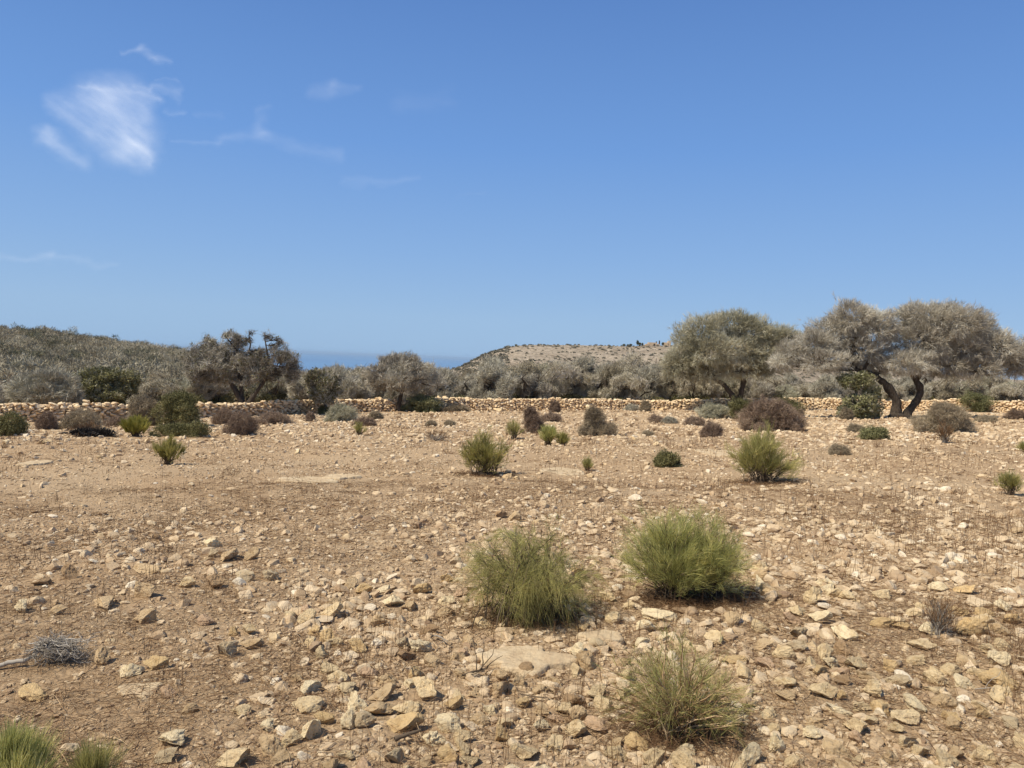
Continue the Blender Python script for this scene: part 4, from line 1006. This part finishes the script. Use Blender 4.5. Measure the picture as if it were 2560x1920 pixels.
# ------------------------------------------------------------------ stones
CLR = {'cream': (.60, .475, .31), 'white': (.68, .57, .40), 'tan': (.50, .375, .24), 'ochre': (.54, .395, .225), 'pink': (.50, .355, .245), 'grey': (.47, .38, .265), 'brown': (.34, .235, .145)}
SH = []
for k in range(26):
    Vv = stone_shape(100+k, 4, .95 if k % 3 else .6, .11)
    SH.append(new_mesh('field_stone', Vv, ICO[4][1], 3, M['stone_obj'], False))
ST = [  # px, py(centre), w, h, colour, own label
 (527, 1360, 50, 36, 'white', 'squarish pale block topmost of the left stone cluster'), (349, 1486, 63, 52, 'tan', 'big round boulder with shadowed underside on the left'),
 (356, 1555, 50, 42, 'tan', 'angular stone with dark right face below the big round boulder'), (568, 1632, 50, 46, 'grey', 'dark grey pitted rock left of centre foreground'),
 (319, 1673, 60, 40, 'white', 'whitish stone touching the ochre block'), (384, 1664, 64, 36, 'ochre', 'ochre brown block right of the whitish stone'), (65, 1723, 78, 32, 'ochre', 'long ochre stone near the left edge'),
 (414, 1730, 42, 34, 'pink', 'tilted pinkish stone on the flat slab'), (418, 1843, 94, 38, 'white', 'long whitish lichen stone behind the grey tan one'), (412, 1880, 66, 48, 'grey', 'blunt grey tan stone leaning on the long whitish one'),
 (575, 1895, 120, 56, 'cream', 'widest cream boulder at the bottom edge'), (670, 1864, 78, 50, 'tan', 'tan wedge right of the widest cream boulder'), (722, 1850, 50, 42, 'cream', None), (768, 1825, 82, 64, 'white', 'big greyish white pitted rock at bottom left of centre'),
 (766, 1773, 70, 38, 'cream', 'smooth cream stone above the greyish white pitted rock'), (662, 1816, 50, 34, 'white', 'angular white stone left of the pitted rock'), (805, 1806, 50, 28, 'ochre', None), (46, 1530, 46, 38, 'white', 'white rock at the left edge'),
 (167, 1445, 40, 42, 'brown', 'upright brown stone at the left'), (104, 1465, 52, 26, 'brown', None), (360, 1436, 64, 24, 'tan', 'flat slab like stone above the big round boulder'), (563, 1395, 64, 26, 'tan', 'flat tan stone below the squarish pale block'),
 (629, 1389, 34, 34, 'tan', None), (462, 1469, 50, 28, 'cream', None), (531, 1465, 44, 42, 'brown', 'dark brown stone right of the big round boulder'), (606, 1452, 50, 30, 'grey', None), (677, 1441, 42, 38, 'grey', None), (250, 1523, 78, 26, 'tan', 'long low stone left of the angular dark faced one'),
 (134, 1543, 46, 28, 'tan', None), (618, 1582, 40, 27, 'cream', None), (580, 1586, 36, 24, 'ochre', None), (627, 1619, 58, 30, 'tan', None), (252, 1634, 46, 44, 'tan', 'tan pointed stone right of the twig tangle'), (816, 1593, 56, 34, 'ochre', 'yellow stone above the white grey group left of centre'),
 (838, 1606, 44, 28, 'cream', None), (798, 1638, 38, 36, 'cream', None), (738, 1701, 42, 22, 'tan', None), (505, 1560, 50, 28, 'pink', 'pink flat stone above the dark grey pitted rock'), (390, 1345, 32, 22, 'brown', None), (527, 1388, 30, 24, 'grey', None),
 (1060, 1722, 84, 58, 'cream', 'big pointed cream rock at bottom centre'), (1024, 1771, 80, 54, 'cream', 'blocky cream rock below the big pointed one'), (957, 1741, 72, 36, 'tan', None), (951, 1779, 64, 34, 'tan', None), (1133, 1763, 48, 40, 'ochre', 'yellow egg shaped stone right of the blocky cream rock'),
 (1112, 1821, 76, 44, 'white', 'smooth whitish dome stone below the yellow egg shaped one'), (1010, 1821, 96, 52, 'ochre', 'large yellowish block left of the whitish dome stone'), (906, 1816, 56, 44, 'grey', None), (864, 1811, 46, 48, 'white', None), (1082, 1858, 66, 44, 'white', 'bright white stone left of the dark bottom stick'),
 (1150, 1853, 52, 38, 'cream', None), (987, 1902, 54, 46, 'grey', None), (1120, 1898, 56, 48, 'ochre', None), (1177, 1912, 62, 38, 'cream', None), (1312, 1893, 78, 42, 'cream', 'oblong cream boulder at the bottom edge below the bedrock slab'), (1250, 1845, 42, 42, 'ochre', None),
 (1353, 1780, 48, 36, 'tan', None), (1415, 1771, 48, 40, 'cream', None), (1387, 1799, 36, 27, 'pink', None), (1312, 1755, 44, 32, 'ochre', None), (1466, 1648, 56, 50, 'tan', 'tan block standing on the right end of the largest slab'), (1052, 1615, 52, 42, 'white', 'white upright slabby stone left of the largest slab'),
 (1052, 1476, 48, 28, 'ochre', 'yellow stone left of the feathery broom'), (979, 1508, 60, 28, 'white', None), (1110, 1442, 40, 28, 'ochre', 'ochre brown stone at the left tip of the feathery broom'), (1149, 1448, 36, 18, 'white', None), (1112, 1502, 44, 26, 'white', None), (1201, 1551, 44, 30, 'cream', None), (905, 1480, 48, 28, 'ochre', None),
 (1246, 1290, 40, 26, 'brown', 'dark edged brown stone above the feathery broom'), (1282, 1298, 36, 30, 'tan', None), (1652, 1539, 84, 34, 'white', 'long whitish stone below the densest broom'), (894, 1620, 60, 30, 'ochre', None), (1351, 1819, 44, 34, 'white', None), (1390, 1545, 18, 14, 'white', None),
 (1897, 1569, 52, 40, 'cream', 'rounded cream stone right of the densest broom shadow'), (1900, 1417, 40, 34, 'cream', 'cream stone at the right side of the densest broom'), (2034, 1497, 44, 52, 'cream', 'tall slab like cream stone with stalks before it'), (2056, 1543, 56, 38, 'white', 'whitish stone below the tall slab like one'), (2216, 1489, 62, 28, 'cream', 'flat topped cream stone on the right'),
 (2212, 1562, 58, 24, 'ochre', 'smooth ochre stone, left of a touching pair'), (2262, 1564, 50, 26, 'ochre', 'tilted ochre stone, right of a touching pair'), (2433, 1562, 72, 50, 'ochre', 'large ochre boulder near the right edge'), (1960, 1641, 58, 36, 'cream', 'flat faced cream stone right of the nearest sparse broom'), (2068, 1638, 42, 46, 'cream', None),
 (2084, 1660, 38, 38, 'white', None), (2227, 1658, 38, 40, 'ochre', 'rounded ochre stone among white ones on the right'), (2509, 1694, 92, 48, 'ochre', 'largest yellow block at the right edge'), (2502, 1634, 46, 50, 'white', 'pointed white stone above the largest yellow block'), (2114, 1712, 50, 28, 'brown', 'elongated brown stone in the lower right'),
 (2058, 1736, 68, 36, 'cream', None), (2103, 1747, 27, 26, 'ochre', 'small yellow cube like stone in the lower right'), (2288, 1764, 60, 36, 'white', 'brightest white stone in the lower right'), (2268, 1792, 68, 42, 'cream', 'broad cream stone below the brightest white one'), (2240, 1816, 44, 30, 'cream', None), (1882, 1892, 62, 50, 'white', 'bright white block with a sharp shadow at the bottom right of centre'),
 (1720, 1876, 50, 34, 'white', None), (1928, 1784, 54, 28, 'cream', None), (2229, 1890, 46, 36, 'tan', None), (2394, 1877, 44, 38, 'tan', None), (2455, 1778, 46, 30, 'ochre', 'round ochre stone at lower right near the edge'), (2147, 1898, 42, 22, 'cream', None), (2150, 1770, 54, 28, 'cream', None), (2390, 1807, 24, 38, 'tan', None),
 (2004, 1577, 42, 46, 'grey', 'grey weathered upright stone on the right'), (2422, 1480, 58, 30, 'ochre', None), (2477, 1618, 54, 30, 'cream', None), (2529, 1542, 46, 28, 'ochre', None), (2545, 1320, 42, 14, 'tan', 'long thin stone at the right edge, mid field'), (1842, 1840, 40, 24, 'ochre', None), (2345, 1688, 60, 40, 'cream', None), (2300, 1640, 46, 30, 'cream', None),
 (365, 1101, 22, 17, 'white', 'white round stone above the small far left broom'), (743, 1126, 21, 15, 'white', 'white stone alone in the open field left of centre'), (249, 1142, 20, 11, 'cream', None), (113, 1109, 22, 14, 'cream', None), (1472, 1018, 20, 18, 'white', 'white boulder against the wall beside the reddish purple bush'),
 (1248, 1022, 26, 13, 'cream', 'rounded boulder at the foot of the wall near the centre'), (1681, 1018, 14, 13, 'cream', 'upright boulder at the wall foot left of the dome crowned tree'), (1653, 1021, 14, 9, 'cream', None), (1300, 1108, 24, 18, 'white', 'pale stone between the round broom and the wispy broom'), (1585, 1101, 34, 9, 'cream', None), (865, 1216, 16, 12, 'brown', None),
 (98, 1109, 14, 12, 'tan', None), (10, 1107, 22, 12, 'white', None), (1640, 1113, 18, 12, 'cream', None), (1270, 1186, 24, 20, 'tan', 'reddish stone at the right foot of the round middle distance broom'), (1292, 1192, 18, 14, 'cream', None),
]
stones = []   # (P, half sizes, colour, label)
def px_stone(px, cy, w_, h_):
    base = cy+h_*.42
    P = gp(px, base); D = float((P-EYE)@fwd); s = D/F
    return P, np.array([w_*s/2, max(.75*w_, h_)*s/2*rng.uniform(.8, 1.05), h_*s/2])
occ = []
for px, cy, w_, h_, c, lab in ST:
    P, S = px_stone(px, cy, w_*1.06, h_*1.06); P[1] += S[1]*.55; P[2] = float(ground(P[0], P[1]))+S[2]*.56
    stones.append([P, S, c, lab, (px, cy)]); occ.append((P[0], P[1], S[0]))
occ_shr = [(gp(a_, b_)[0], gp(a_, b_)[1], r_) for a_, b_, r_ in ((1325, 1540, .25), (1690, 1500, .25), (1755, 1505, .25), (1705, 1835, .2), (150, 1650, .25))]
occs = np.array(occ+occ_shr)

def density(px, py):
    """relative stone cover seen in the photo, 0..1"""
    d = np.full_like(px, .55)
    lower = sst(1380, 1560, py)
    right = sst(600, 1500, px)
    d = .26+.62*lower*sst(520, 860, px)+.38*right*sst(1180, 1330, py)
    d = d+.25*np.exp(-((px-420)/260)**2-((py-1440)/130)**2)            # cluster on the left
    d = d-.30*np.exp(-((px-500)/500)**2-((py-1215)/45)**2)              # bare reddish band
    d = d-.30*np.exp(-((px-250)/330)**2-((py-1740)/60)**2)
    d = d-.45*np.exp(-((px-1250)/190)**2-((py-1600)/45)**2)             # gravel round the slab
    d = d-.35*np.exp(-((px-1350)/110)**2-((py-1600)/90)**2)
    d = d+.35*sst(1130, 1080, py)
    d = d+.25*sst(1150, 1100, py)*sst(1900, 2100, px)
    return np.clip(d, .05, 1)
def pts_in(d0, d1, n, az=.70):
    r_ = np.sqrt(rng.uniform(d0*d0, d1*d1, n)); a = rng.uniform(-az, az, n)
    return r_*np.sin(a), r_*np.cos(a)
# (d0, d1, count, size range (half), power, lod)
SC = [(2.2, 5.5, 8000, (.012, .072), 3.9, 3), (5.5, 11, 16000, (.014, .082), 3.9, 2), (11, 22, 22000, (.02, .105), 3.2, 2), (22, 40, 22000, (.03, .13), 2.2, 1), (40, 66, 20000, (.04, .14), 1.9, 1),
      (2.2, 6, 13000, (.009, .022), 1.5, 2), (2.2, 6, 22000, (.004, .011), 1.5, 1), (6, 12, 20000, (.012, .028), 1.4, 1), (6, 12, 24000, (.007, .014), 1.4, 1), (12, 24, 26000, (.013, .03), 1.3, 1)]
cand = []
for d0, d1, n, (s0, s1), pw, lod in SC:
    x, y = pts_in(d0, d1, n)
    z = ground(x, y); px, py = proj(np.stack([x, y, z], -1))
    dn = density(px, py)
    patch = vn2(x*1.1+9, y*1.1)*.6+vn2(x*3.1, y*3.1+4)*.4
    if s1 > .04: keep = rng.random(n) < np.clip(dn*(.25+1.3*patch), 0, 1)
    else: keep = rng.random(n) < .35+.62*dn
    keep &= y < wallpt(x)-.3
    sz = s0+(s1-s0)*rng.random(n)**pw*np.where(s1 > .04, .55+.6*dn, 1)
    # keep clear of the placed stones and slabs
    dd = np.min((x[:, None]-occs[None, :, 0])**2+(y[:, None]-occs[None, :, 1])**2-((occs[None, :, 2]*1.0)+sz[:, None]*.8)**2, axis=1)
    keep &= dd > 0
    if s1 > .018:
        for (sx, sy, ww, hh) in ((1310, 1657, 125, 28), (1500, 1600, 60, 13), (1395, 1178, 60, 9), (770, 1203, 78, 7)):
            keep &= (((px-sx)/ww)**2+((py-sy)/hh)**2 > 1) | (rng.random(n) < .02)
    x, y, z, sz = x[keep], y[keep], z[keep], sz[keep]; n = len(x)
    S = np.stack([sz*rng.uniform(.85, 1.35, n), sz*rng.uniform(.7, 1.1, n), sz*rng.uniform(.40, .9, n)], -1)
    cand.append((x, y, z, S, lod, px[keep], py[keep]))
# the largest in the picture become stones of their own
allx = np.concatenate([c[0] for c in cand]); ally = np.concatenate([c[1] for c in cand]); allS = np.concatenate([c[3] for c in cand])
apx = np.concatenate([c[5] for c in cand]); apy = np.concatenate([c[6] for c in cand])
scr = allS[:, 0]*allS[:, 2]/ally**2*((apx > -30) & (apx < 2590) & (apy < 1950))
NIND = 300-len(stones)
order = np.argsort(-scr)
big = np.zeros(len(allx), bool); cnt = 0; taken = []
gone = np.zeros(len(allx), bool)
for q in order:
    if cnt >= NIND: break
    ok = all((allx[q]-a)**2+(ally[q]-b)**2 > (.75*(allS[q, 0]+c_))**2 for a, b, c_ in taken)
    if ok: big[q] = True; cnt += 1; taken.append((allx[q], ally[q], allS[q, 0]))
    else: gone[q] = True
cn = list(CLR)
for q in np.where(big)[0]:
    x, y = allx[q], ally[q]; S = allS[q]; z = float(ground(x, y))+S[2]*.42
    c = cn[rng.choice(7, p=[.36, .16, .27, .06, .07, .04, .04])]
    stones.append([np.array([x, y, z]), S*.86, c, None, (apx[q], apy[q])])
acc = {1: [], 2: [], 3: []}; ofs = 0
for x, y, z, S, lod, px, py in cand:
    n = len(x); bq = big[ofs:ofs+n] | gone[ofs:ofs+n]; ofs += n; k = ~bq
    P = np.stack([x, y, z+S[:, 2]*.18], -1)[k]
    V, Fa, nv = scatter_stones(P, S[k], lod, [300+lod*20+q for q in range(18)])
    t = np.clip(rng.normal(.5, .24, k.sum())+.12*(S[k, 0] > .03)-.04, 0, 1)
    # soil stained, duller stones where the field is redder
    t = np.where(S[k, 0] < .02, t*.8, t)
    acc[lod].append((V, Fa, np.repeat(t, nv)))
Vs, Fs, Ts = [], [], []; o_ = 0
for lod in acc:
    for V, Fa, T in acc[lod]: Vs.append(V); Fs.append(Fa+o_); Ts.append(T); o_ += len(V)
me = new_mesh('stone_scatter', np.concatenate(Vs), np.concatenate(Fs), 3, M['stone_attr'], False, np.concatenate(Ts))
fl = np.zeros(len(me.polygons), bool); c0 = 0
o = link('stone_scatter', me); tag(o, 'countless small loose limestone pebbles and rubble covering the dry field', 'rubble', kind='stuff')
print('scatter faces', len(me.polygons))

# labels for the single stones
MARKS = [((1325, 1450), 'the feathery pale broom'), ((1690, 1400), 'the densest green broom'), ((1705, 1730), 'the nearest sparse broom'), ((150, 1620), 'the twig tangle'), ((1310, 1657), 'the largest bedrock slab'),
         ((1210, 1150), 'the round middle distance broom'), ((1905, 1150), 'the tall loose olive broom'), ((419, 1140), 'the small far left broom'), ((2350, 1547), 'the dry skeleton plant'), ((60, 1880), 'the lower left corner clump')]
SHORT = {'big round boulder with shadowed underside on the left': 'the big round boulder', 'widest cream boulder at the bottom edge': 'the widest cream boulder', 'big pointed cream rock at bottom centre': 'the big pointed cream rock',
         'big greyish white pitted rock at bottom left of centre': 'the greyish white pitted rock', 'largest yellow block at the right edge': 'the largest yellow block', 'brightest white stone in the lower right': 'the brightest white stone',
         'bright white block with a sharp shadow at the bottom right of centre': 'the bright white block', 'squarish pale block topmost of the left stone cluster': 'the squarish pale block', 'dark grey pitted rock left of centre foreground': 'the dark grey pitted rock',
         'large ochre boulder near the right edge': 'the large ochre boulder', 'flat topped cream stone on the right': 'the flat topped cream stone', 'tall slab like cream stone with stalks before it': 'the tall slab like stone',
         'oblong cream boulder at the bottom edge below the bedrock slab': 'the oblong cream boulder', 'long ochre stone near the left edge': 'the long ochre stone', 'flat faced cream stone right of the nearest sparse broom': 'the flat faced cream stone',
         'large yellowish block left of the whitish dome stone': 'the large yellowish block', 'yellow stone above the white grey group left of centre': 'the lone yellow stone', 'elongated brown stone in the lower right': 'the elongated brown stone',
         'round ochre stone at lower right near the edge': 'the round ochre stone', 'yellow stone left of the feathery broom': 'the broom side yellow stone', 'long whitish lichen stone behind the grey tan one': 'the long whitish stone'}
for s_ in stones:
    if s_[3] in SHORT: MARKS.append((s_[4], SHORT[s_[3]]))
ORD = ['', 'second ', 'third ', 'fourth ', 'fifth ', 'sixth ', 'seventh ', 'eighth ']
groups = {}
for k, s_ in enumerate(stones):
    if s_[3]: continue
    px, py = s_[4]; mk = min(MARKS, key=lambda q: (q[0][0]-px)**2+((q[0][1]-py)*1.4)**2)
    dx, dy = px-mk[0][0], (py-mk[0][1])*1.4
    an = math.degrees(math.atan2(-dy, dx)) % 360
    dr = ['right of', 'above and right of', 'above', 'above and left of', 'left of', 'below and left of', 'below', 'below and right of'][int(((an+22.5) % 360)//45)]
    S = s_[1]; szpx = S[0]*2*F/s_[0][1]
    shp = 'flat' if S[2]/S[0] < .5 else 'chunky' if S[2]/S[0] > .68 else 'blunt'
    siz = 'small' if szpx < 32 else 'large' if szpx > 52 else 'middling'
    key = (siz, shp, s_[2], dr, mk[1]); groups.setdefault(key, []).append((math.hypot(dx, dy), k))
for key, lst in groups.items():
    lst.sort()
    for r_, (dist_, k) in enumerate(lst):
        siz, shp, c, dr, mk = key
        stones[k][3] = f'{siz} {shp} {c} stone {dr} {mk}' if len(lst) == 1 else f'{siz} {shp} {c} stone {dr} {mk}, {("nearest", "second", "third", "fourth", "fifth")[min(r_, 4)]} of them'
for k, (P, S, c, lab, pxy) in enumerate(stones):
    o = bpy.data.objects.new('field_stone', SH[int(rng.integers(0, 26))]); COL.objects.link(o); o.location = P
    o.scale = S*1.08; o.rotation_euler = (rng.normal()*.14, rng.normal()*.18, rng.normal()*.5 if k < len(ST) else rng.uniform(0, 6.28))
    cc = np.array(CLR[c])*rng.uniform(.95, 1.12)*np.array([1.22, 1.20, 1.10]); o.color = (*cc, 1)
    tag(o, lab, 'stone', 'loose limestone stones on the field')
print('stones', len(stones))

# ------------------------------------------------------------------ dry stalks and straw litter
def stalks():
    V, Fa, T = [], [], []; o_ = 0
    def put(x, y, L, Wd, dirs, t, curve, lift=0.):
        nonlocal o_
        P = np.stack([x, y, ground(x, y)+lift], -1); v, f, tt = blades(P, dirs, L, Wd, t, curve=curve, seg=3); V.append(v); Fa.append(f+o_); T.append(tt); o_ += len(v)
    # upright stalks
    for d0, d1, n, wd in ((2.6, 7, 7500, .0032), (7, 14, 11000, .005), (14, 30, 8500, .009)):
        x, y = pts_in(d0, d1, n); px, py = proj(np.stack([x, y, ground(x, y)], -1))
        k = rng.random(n) < (.22+.7*sst(900, 2000, px)+.25*(py > 1500)*(px > 800))*sst(.42, .62, vn2(x*1.3+3, y*1.3)*.5+vn2(x*4., y*4.)*.5)*1.2
        x, y = x[k], y[k]; n = len(x)
        D = unit(np.stack([rng.normal(size=n)*.12, rng.normal(size=n)*.12, np.ones(n)], -1))
        put(x, y, rng.uniform(.05, .26, n), np.full(n, wd)*rng.uniform(.7, 1.2, n), D, rng.random(n)*.5, np.array([.02, 0, -.02]))
    # bent straw and litter close to the ground
    for d0, d1, n, wd in ((2.4, 7, 42000, .0028), (7, 14, 46000, .0048), (14, 34, 36000, .009)):
        x, y = pts_in(d0, d1, n)
        k = rng.random(n) < sst(.35, .65, vn2(x*.9+13, y*.9)*.5+vn2(x*3., y*3.+8)*.5)*1.1+.12
        x, y = x[k], y[k]; n = len(x); a = rng.uniform(0, 6.28, n)
        D = unit(np.stack([np.cos(a), np.sin(a), rng.uniform(-.02, .6, n)], -1))
        put(x, y, rng.uniform(.05, .22, n), np.full(n, wd)*rng.uniform(.7, 1.3, n), D, rng.random(n)**1.3, np.array([0, 0, -.3]), .012)
    # fallen stems and litter gathered under the green shrubs
    for bx, by, rad, nn in ((1330, 1545, .42, 3600), (1700, 1505, .42, 3400), (1790, 1508, .4, 3000), (1700, 1840, .34, 2800), (1210, 1188, .6, 1500), (1905, 1201, .7, 1500), (60, 1960, .5, 1200)):
        c = gp(bx, by); x = c[0]+rng.normal(size=nn)*rad*.55; y = c[1]+rng.normal(size=nn)*rad*.4+.05; a = rng.uniform(0, 6.28, nn)
        D = unit(np.stack([np.cos(a), np.sin(a), rng.uniform(0, .8, nn)], -1)); put(x, y, rng.uniform(.03, .15, nn), np.full(nn, .0026 if by > 1400 else .006), D, rng.random(nn)**1.6*.8, np.array([0, 0, -.25]), .01)
    # loose dry tufts across the field
    nt_ = 620; x, y = pts_in(6, 56, nt_); r0 = rng.uniform(.04, .22, nt_); nb = 34
    x = np.repeat(x, nb)+rng.normal(size=nt_*nb)*np.repeat(r0, nb); y = np.repeat(y, nb)+rng.normal(size=nt_*nb)*np.repeat(r0, nb); n = len(x)
    kp = y < wallpt(x)-.5; x, y = x[kp], y[kp]; hh = np.repeat(rng.uniform(.06, .24, nt_), nb)[kp]; n = len(x)
    D = unit(np.stack([rng.normal(size=n)*.45, rng.normal(size=n)*.45, np.ones(n)], -1)); dist = np.hypot(x, y)
    put(x, y, hh*rng.uniform(.5, 1.2, n), .0016+.00030*dist, D, rng.random(n)*.8, np.array([0, 0, -.05]))
    me = new_mesh('dry_stalks', np.concatenate(V), np.concatenate(Fa), 3, M['straw'], False, np.concatenate(T))
    o = link('dry_stalks', me); tag(o, 'thin brown dry stalks and straw litter between the stones', 'dry grass', kind='stuff')
stalks()

# ------------------------------------------------------------------ clouds: thin ice cloud sheets 2.6 km up
_alt = [2500.]
def cloud(label, strokes, pad=60, ang=.6):
    _alt[0] += 45.; ALT = _alt[0]; st = np.array(strokes, float); n_ = 190
    x0, x1 = min(st[:, 0].min(), st[:, 2].min())-pad, max(st[:, 0].max(), st[:, 2].max())+pad
    y0, y1 = min(st[:, 1].min(), st[:, 3].min())-pad, max(st[:, 1].max(), st[:, 3].max())+pad
    px, py = np.meshgrid(np.linspace(x0, x1, n_), np.linspace(y0, y1, n_))
    d = fwd+rt*((px-W0/2)/F)[..., None]+up*((H0/2-py)/F)[..., None]
    pts = EYE+d*(ALT/d[..., 2:]); B = pts.reshape(-1, 3).mean(0)
    ca, sa = math.cos(ang), math.sin(ang); al, ac = px*ca+py*sa, -px*sa+py*ca
    qx = px+26*fbm2(px/60, py/40, 4)+3*fbm2(px/22, py/18, 3); qy = py+18*fbm2(px/60+9, py/40, 4)+2.5*fbm2(px/22+5, py/18, 3)
    a = np.zeros_like(px)
    for ax, ay, bx, by, w_, dn in strokes:
        vx, vy = bx-ax, by-ay; t = np.clip(((qx-ax)*vx+(qy-ay)*vy)/(vx*vx+vy*vy+1e-6), 0, 1)
        dd = np.hypot(qx-ax-vx*t, qy-ay-vy*t); a = a+(1-a)*dn*np.exp(-(dd/(w_*1.45))**1.6)
    a = a*np.clip(.85+.5*fbm2(al/70, ac/22, 4)+.35*fbm2(px/90, py/90, 4), .15, 1.5)
    ex = np.minimum(np.minimum(px-x0, x1-px), np.minimum(py-y0, y1-py)); a = np.clip(a*.58*sst(0, pad*.6, ex)-.010, 0, .8)
    i = np.arange(n_-1)[:, None]*n_; j = np.arange(n_-1)[None]
    Fa = np.stack([i+j, i+j+1, i+n_+j+1, i+n_+j], -1).reshape(-1, 4)
    o = link('cirrus_cloud', new_mesh('cirrus_cloud', pts.reshape(-1, 3)-B, Fa, 4, M['cloud'], True, a.ravel()), None, B); tag(o, label, 'cloud', 'wispy high clouds')
m_ = bpy.data.materials.new('ice_cloud'); m_.use_nodes = True; nt = m_.node_tree; nt.nodes.remove(nt.nodes['Principled BSDF']); M['cloud'] = m_
tr = nt.nodes.new('ShaderNodeBsdfTransparent'); df = nt.nodes.new('ShaderNodeBsdfTranslucent'); df.inputs[0].default_value = (.68, .73, .80, 1)
mx = nt.nodes.new('ShaderNodeMixShader'); nt.links.new(attr(nt), mx.inputs[0]); nt.links.new(tr.outputs[0], mx.inputs[1]); nt.links.new(df.outputs[0], mx.inputs[2])
nt.links.new(mx.outputs[0], nt.nodes['Material Output'].inputs[0])
cloud('brightest white feathery cloud patch high on the left', [(139, 257, 231, 338, 15, .3), (179, 262, 278, 361, 20, .4), (231, 245, 324, 361, 27, .42), (249, 222, 347, 384, 20, .4), (301, 234, 336, 338, 26, .35),
      (341, 251, 359, 291, 15, .3), (208, 212, 260, 225, 4, .3), (260, 228, 399, 248, 6, .35), (324, 218, 365, 233, 6, .3), (324, 349, 370, 404, 8, .35), (266, 361, 312, 384, 12, .2)])
cloud('short white wisp just below left of the brightest cloud patch', [(107, 344, 214, 407, 14, .3), (112, 342, 124, 348, 14, .25)])
cloud('tiny hooked wisp above the brightest cloud patch', [(315, 127, 353, 124, 5, .16), (353, 124, 382, 150, 6, .16), (382, 150, 414, 153, 7, .2)], 50, .2)
cloud('thin wisps trailing right of the brightest patch top', [(370, 225, 451, 225, 7, .2), (440, 238, 457, 251, 8, .12), (422, 274, 463, 283, 5, .14), (498, 286, 556, 292, 7, .07), (390, 207, 450, 203, 3, .1)], 50, .1)
cloud('faint flat streak right of the brightest cloud patch', [(561, 349, 665, 338, 11, .15), (654, 309, 665, 338, 12, .12), (665, 343, 845, 390, 13, .12), (642, 277, 671, 271, 8, .09), (434, 358, 555, 364, 4, .12)], 60, .15)
cloud('faint small wisp at the upper middle', [(781, 234, 833, 228, 13, .12), (833, 216, 903, 225, 8, .12)], 60, -.1)
cloud('very faint veil right of the upper middle wisp', [(1000, 258, 1110, 240, 24, .06)], 80, -.1)
cloud('faint thin level streak at middle height of the sky', [(868, 456, 1053, 445, 8, .09), (1130, 492, 1200, 485, 5, .05)], 60, -.05)
cloud('thin pale streak low at the left edge of the sky', [(-60, 636, 127, 645, 6, .14), (127, 645, 278, 665, 6, .12)], 60, .08)

# ------------------------------------------------------------------ light
EL = R(53)
sdir = unit(np.array([-.88, -.48, 0])); sv = np.array([sdir[0]*math.cos(EL), sdir[1]*math.cos(EL), math.sin(EL)])
sl_ = bpy.data.lights.new('sun', 'SUN'); sl_.energy = 5.0; sl_.angle = R(.53); sl_.color = (1, .90, .73)
so = bpy.data.objects.new('sun', sl_); COL.objects.link(so)
so.rotation_euler = Vector(sv).to_track_quat('Z', 'Y').to_euler()
w = bpy.data.worlds.new('World'); scene.world = w; w.use_nodes = True; nt = w.node_tree
bg = nt.nodes['Background']; sk = nt.nodes.new('ShaderNodeTexSky'); sk.sky_type = 'NISHITA'; sk.sun_disc = False
sk.sun_elevation = EL; sk.sun_rotation = math.atan2(sv[0], sv[1]); sk.altitude = 0; sk.air_density = 1.; sk.dust_density = .4; sk.ozone_density = 2.5
geo = nt.nodes.new('ShaderNodeTexCoord'); sx = nt.nodes.new('ShaderNodeSeparateXYZ'); nt.links.new(geo.outputs['Generated'], sx.inputs[0])
def lin(c): return tuple(((v/255+.055)/1.055)**2.4*10 if v > 10 else v/255/12.92*10 for v in c)
# clear maritime air: the Nishita sky graded towards a bluer horizon, by elevation
rp = ramp(nt, sx.outputs[2], [(0, (.31, .50, .76)), (.05, (.315, .50, .765)), (.13, (.25, .44, .77)), (.26, (.163, .345, .735)), (.42, (.11, .25, .60)), (.6, (.13, .24, .48)), (1, (.17, .24, .38))])
sc = nt.nodes.new('ShaderNodeVectorMath'); sc.operation = 'SCALE'; nt.links.new(rp, sc.inputs[0]); sc.inputs['Scale'].default_value = 9.45
nt.links.new(mixc(nt, .9, sk.outputs[0], sc.outputs[0]), bg.inputs[0]); bg.inputs[1].default_value = .1
scene.view_settings.view_transform = 'Standard'; scene.view_settings.look = 'None'
scene.view_settings.exposure = .08; scene.view_settings.gamma = 1
scene.cycles.max_bounces = 6; scene.cycles.transparent_max_bounces = 24

def haze():
    V = np.array([[x, y, z] for x in (-45000, 45000) for y in (-3000, 60000) for z in (-96.5, 34)], float)
    Fa = np.array([[0, 1, 3, 2], [4, 6, 7, 5], [0, 4, 5, 1], [2, 3, 7, 6], [0, 2, 6, 4], [1, 5, 7, 3]])
    m_ = bpy.data.materials.new('haze'); m_.use_nodes = True; nt = m_.node_tree; nt.nodes.remove(nt.nodes['Principled BSDF'])
    pv = nt.nodes.new('ShaderNodeVolumePrincipled'); pv.inputs['Color'].default_value = (.55, .76, 1, 1); pv.inputs['Density'].default_value = HAZE
    nt.links.new(pv.outputs[0], nt.nodes['Material Output'].inputs['Volume'])
    o = link('haze', new_mesh('haze', V, Fa, 4, m_)); tag(o, 'thin pale blue sea haze over the land and water', 'haze', kind='stuff')
HAZE = .00004
if HAZE > 0: haze()
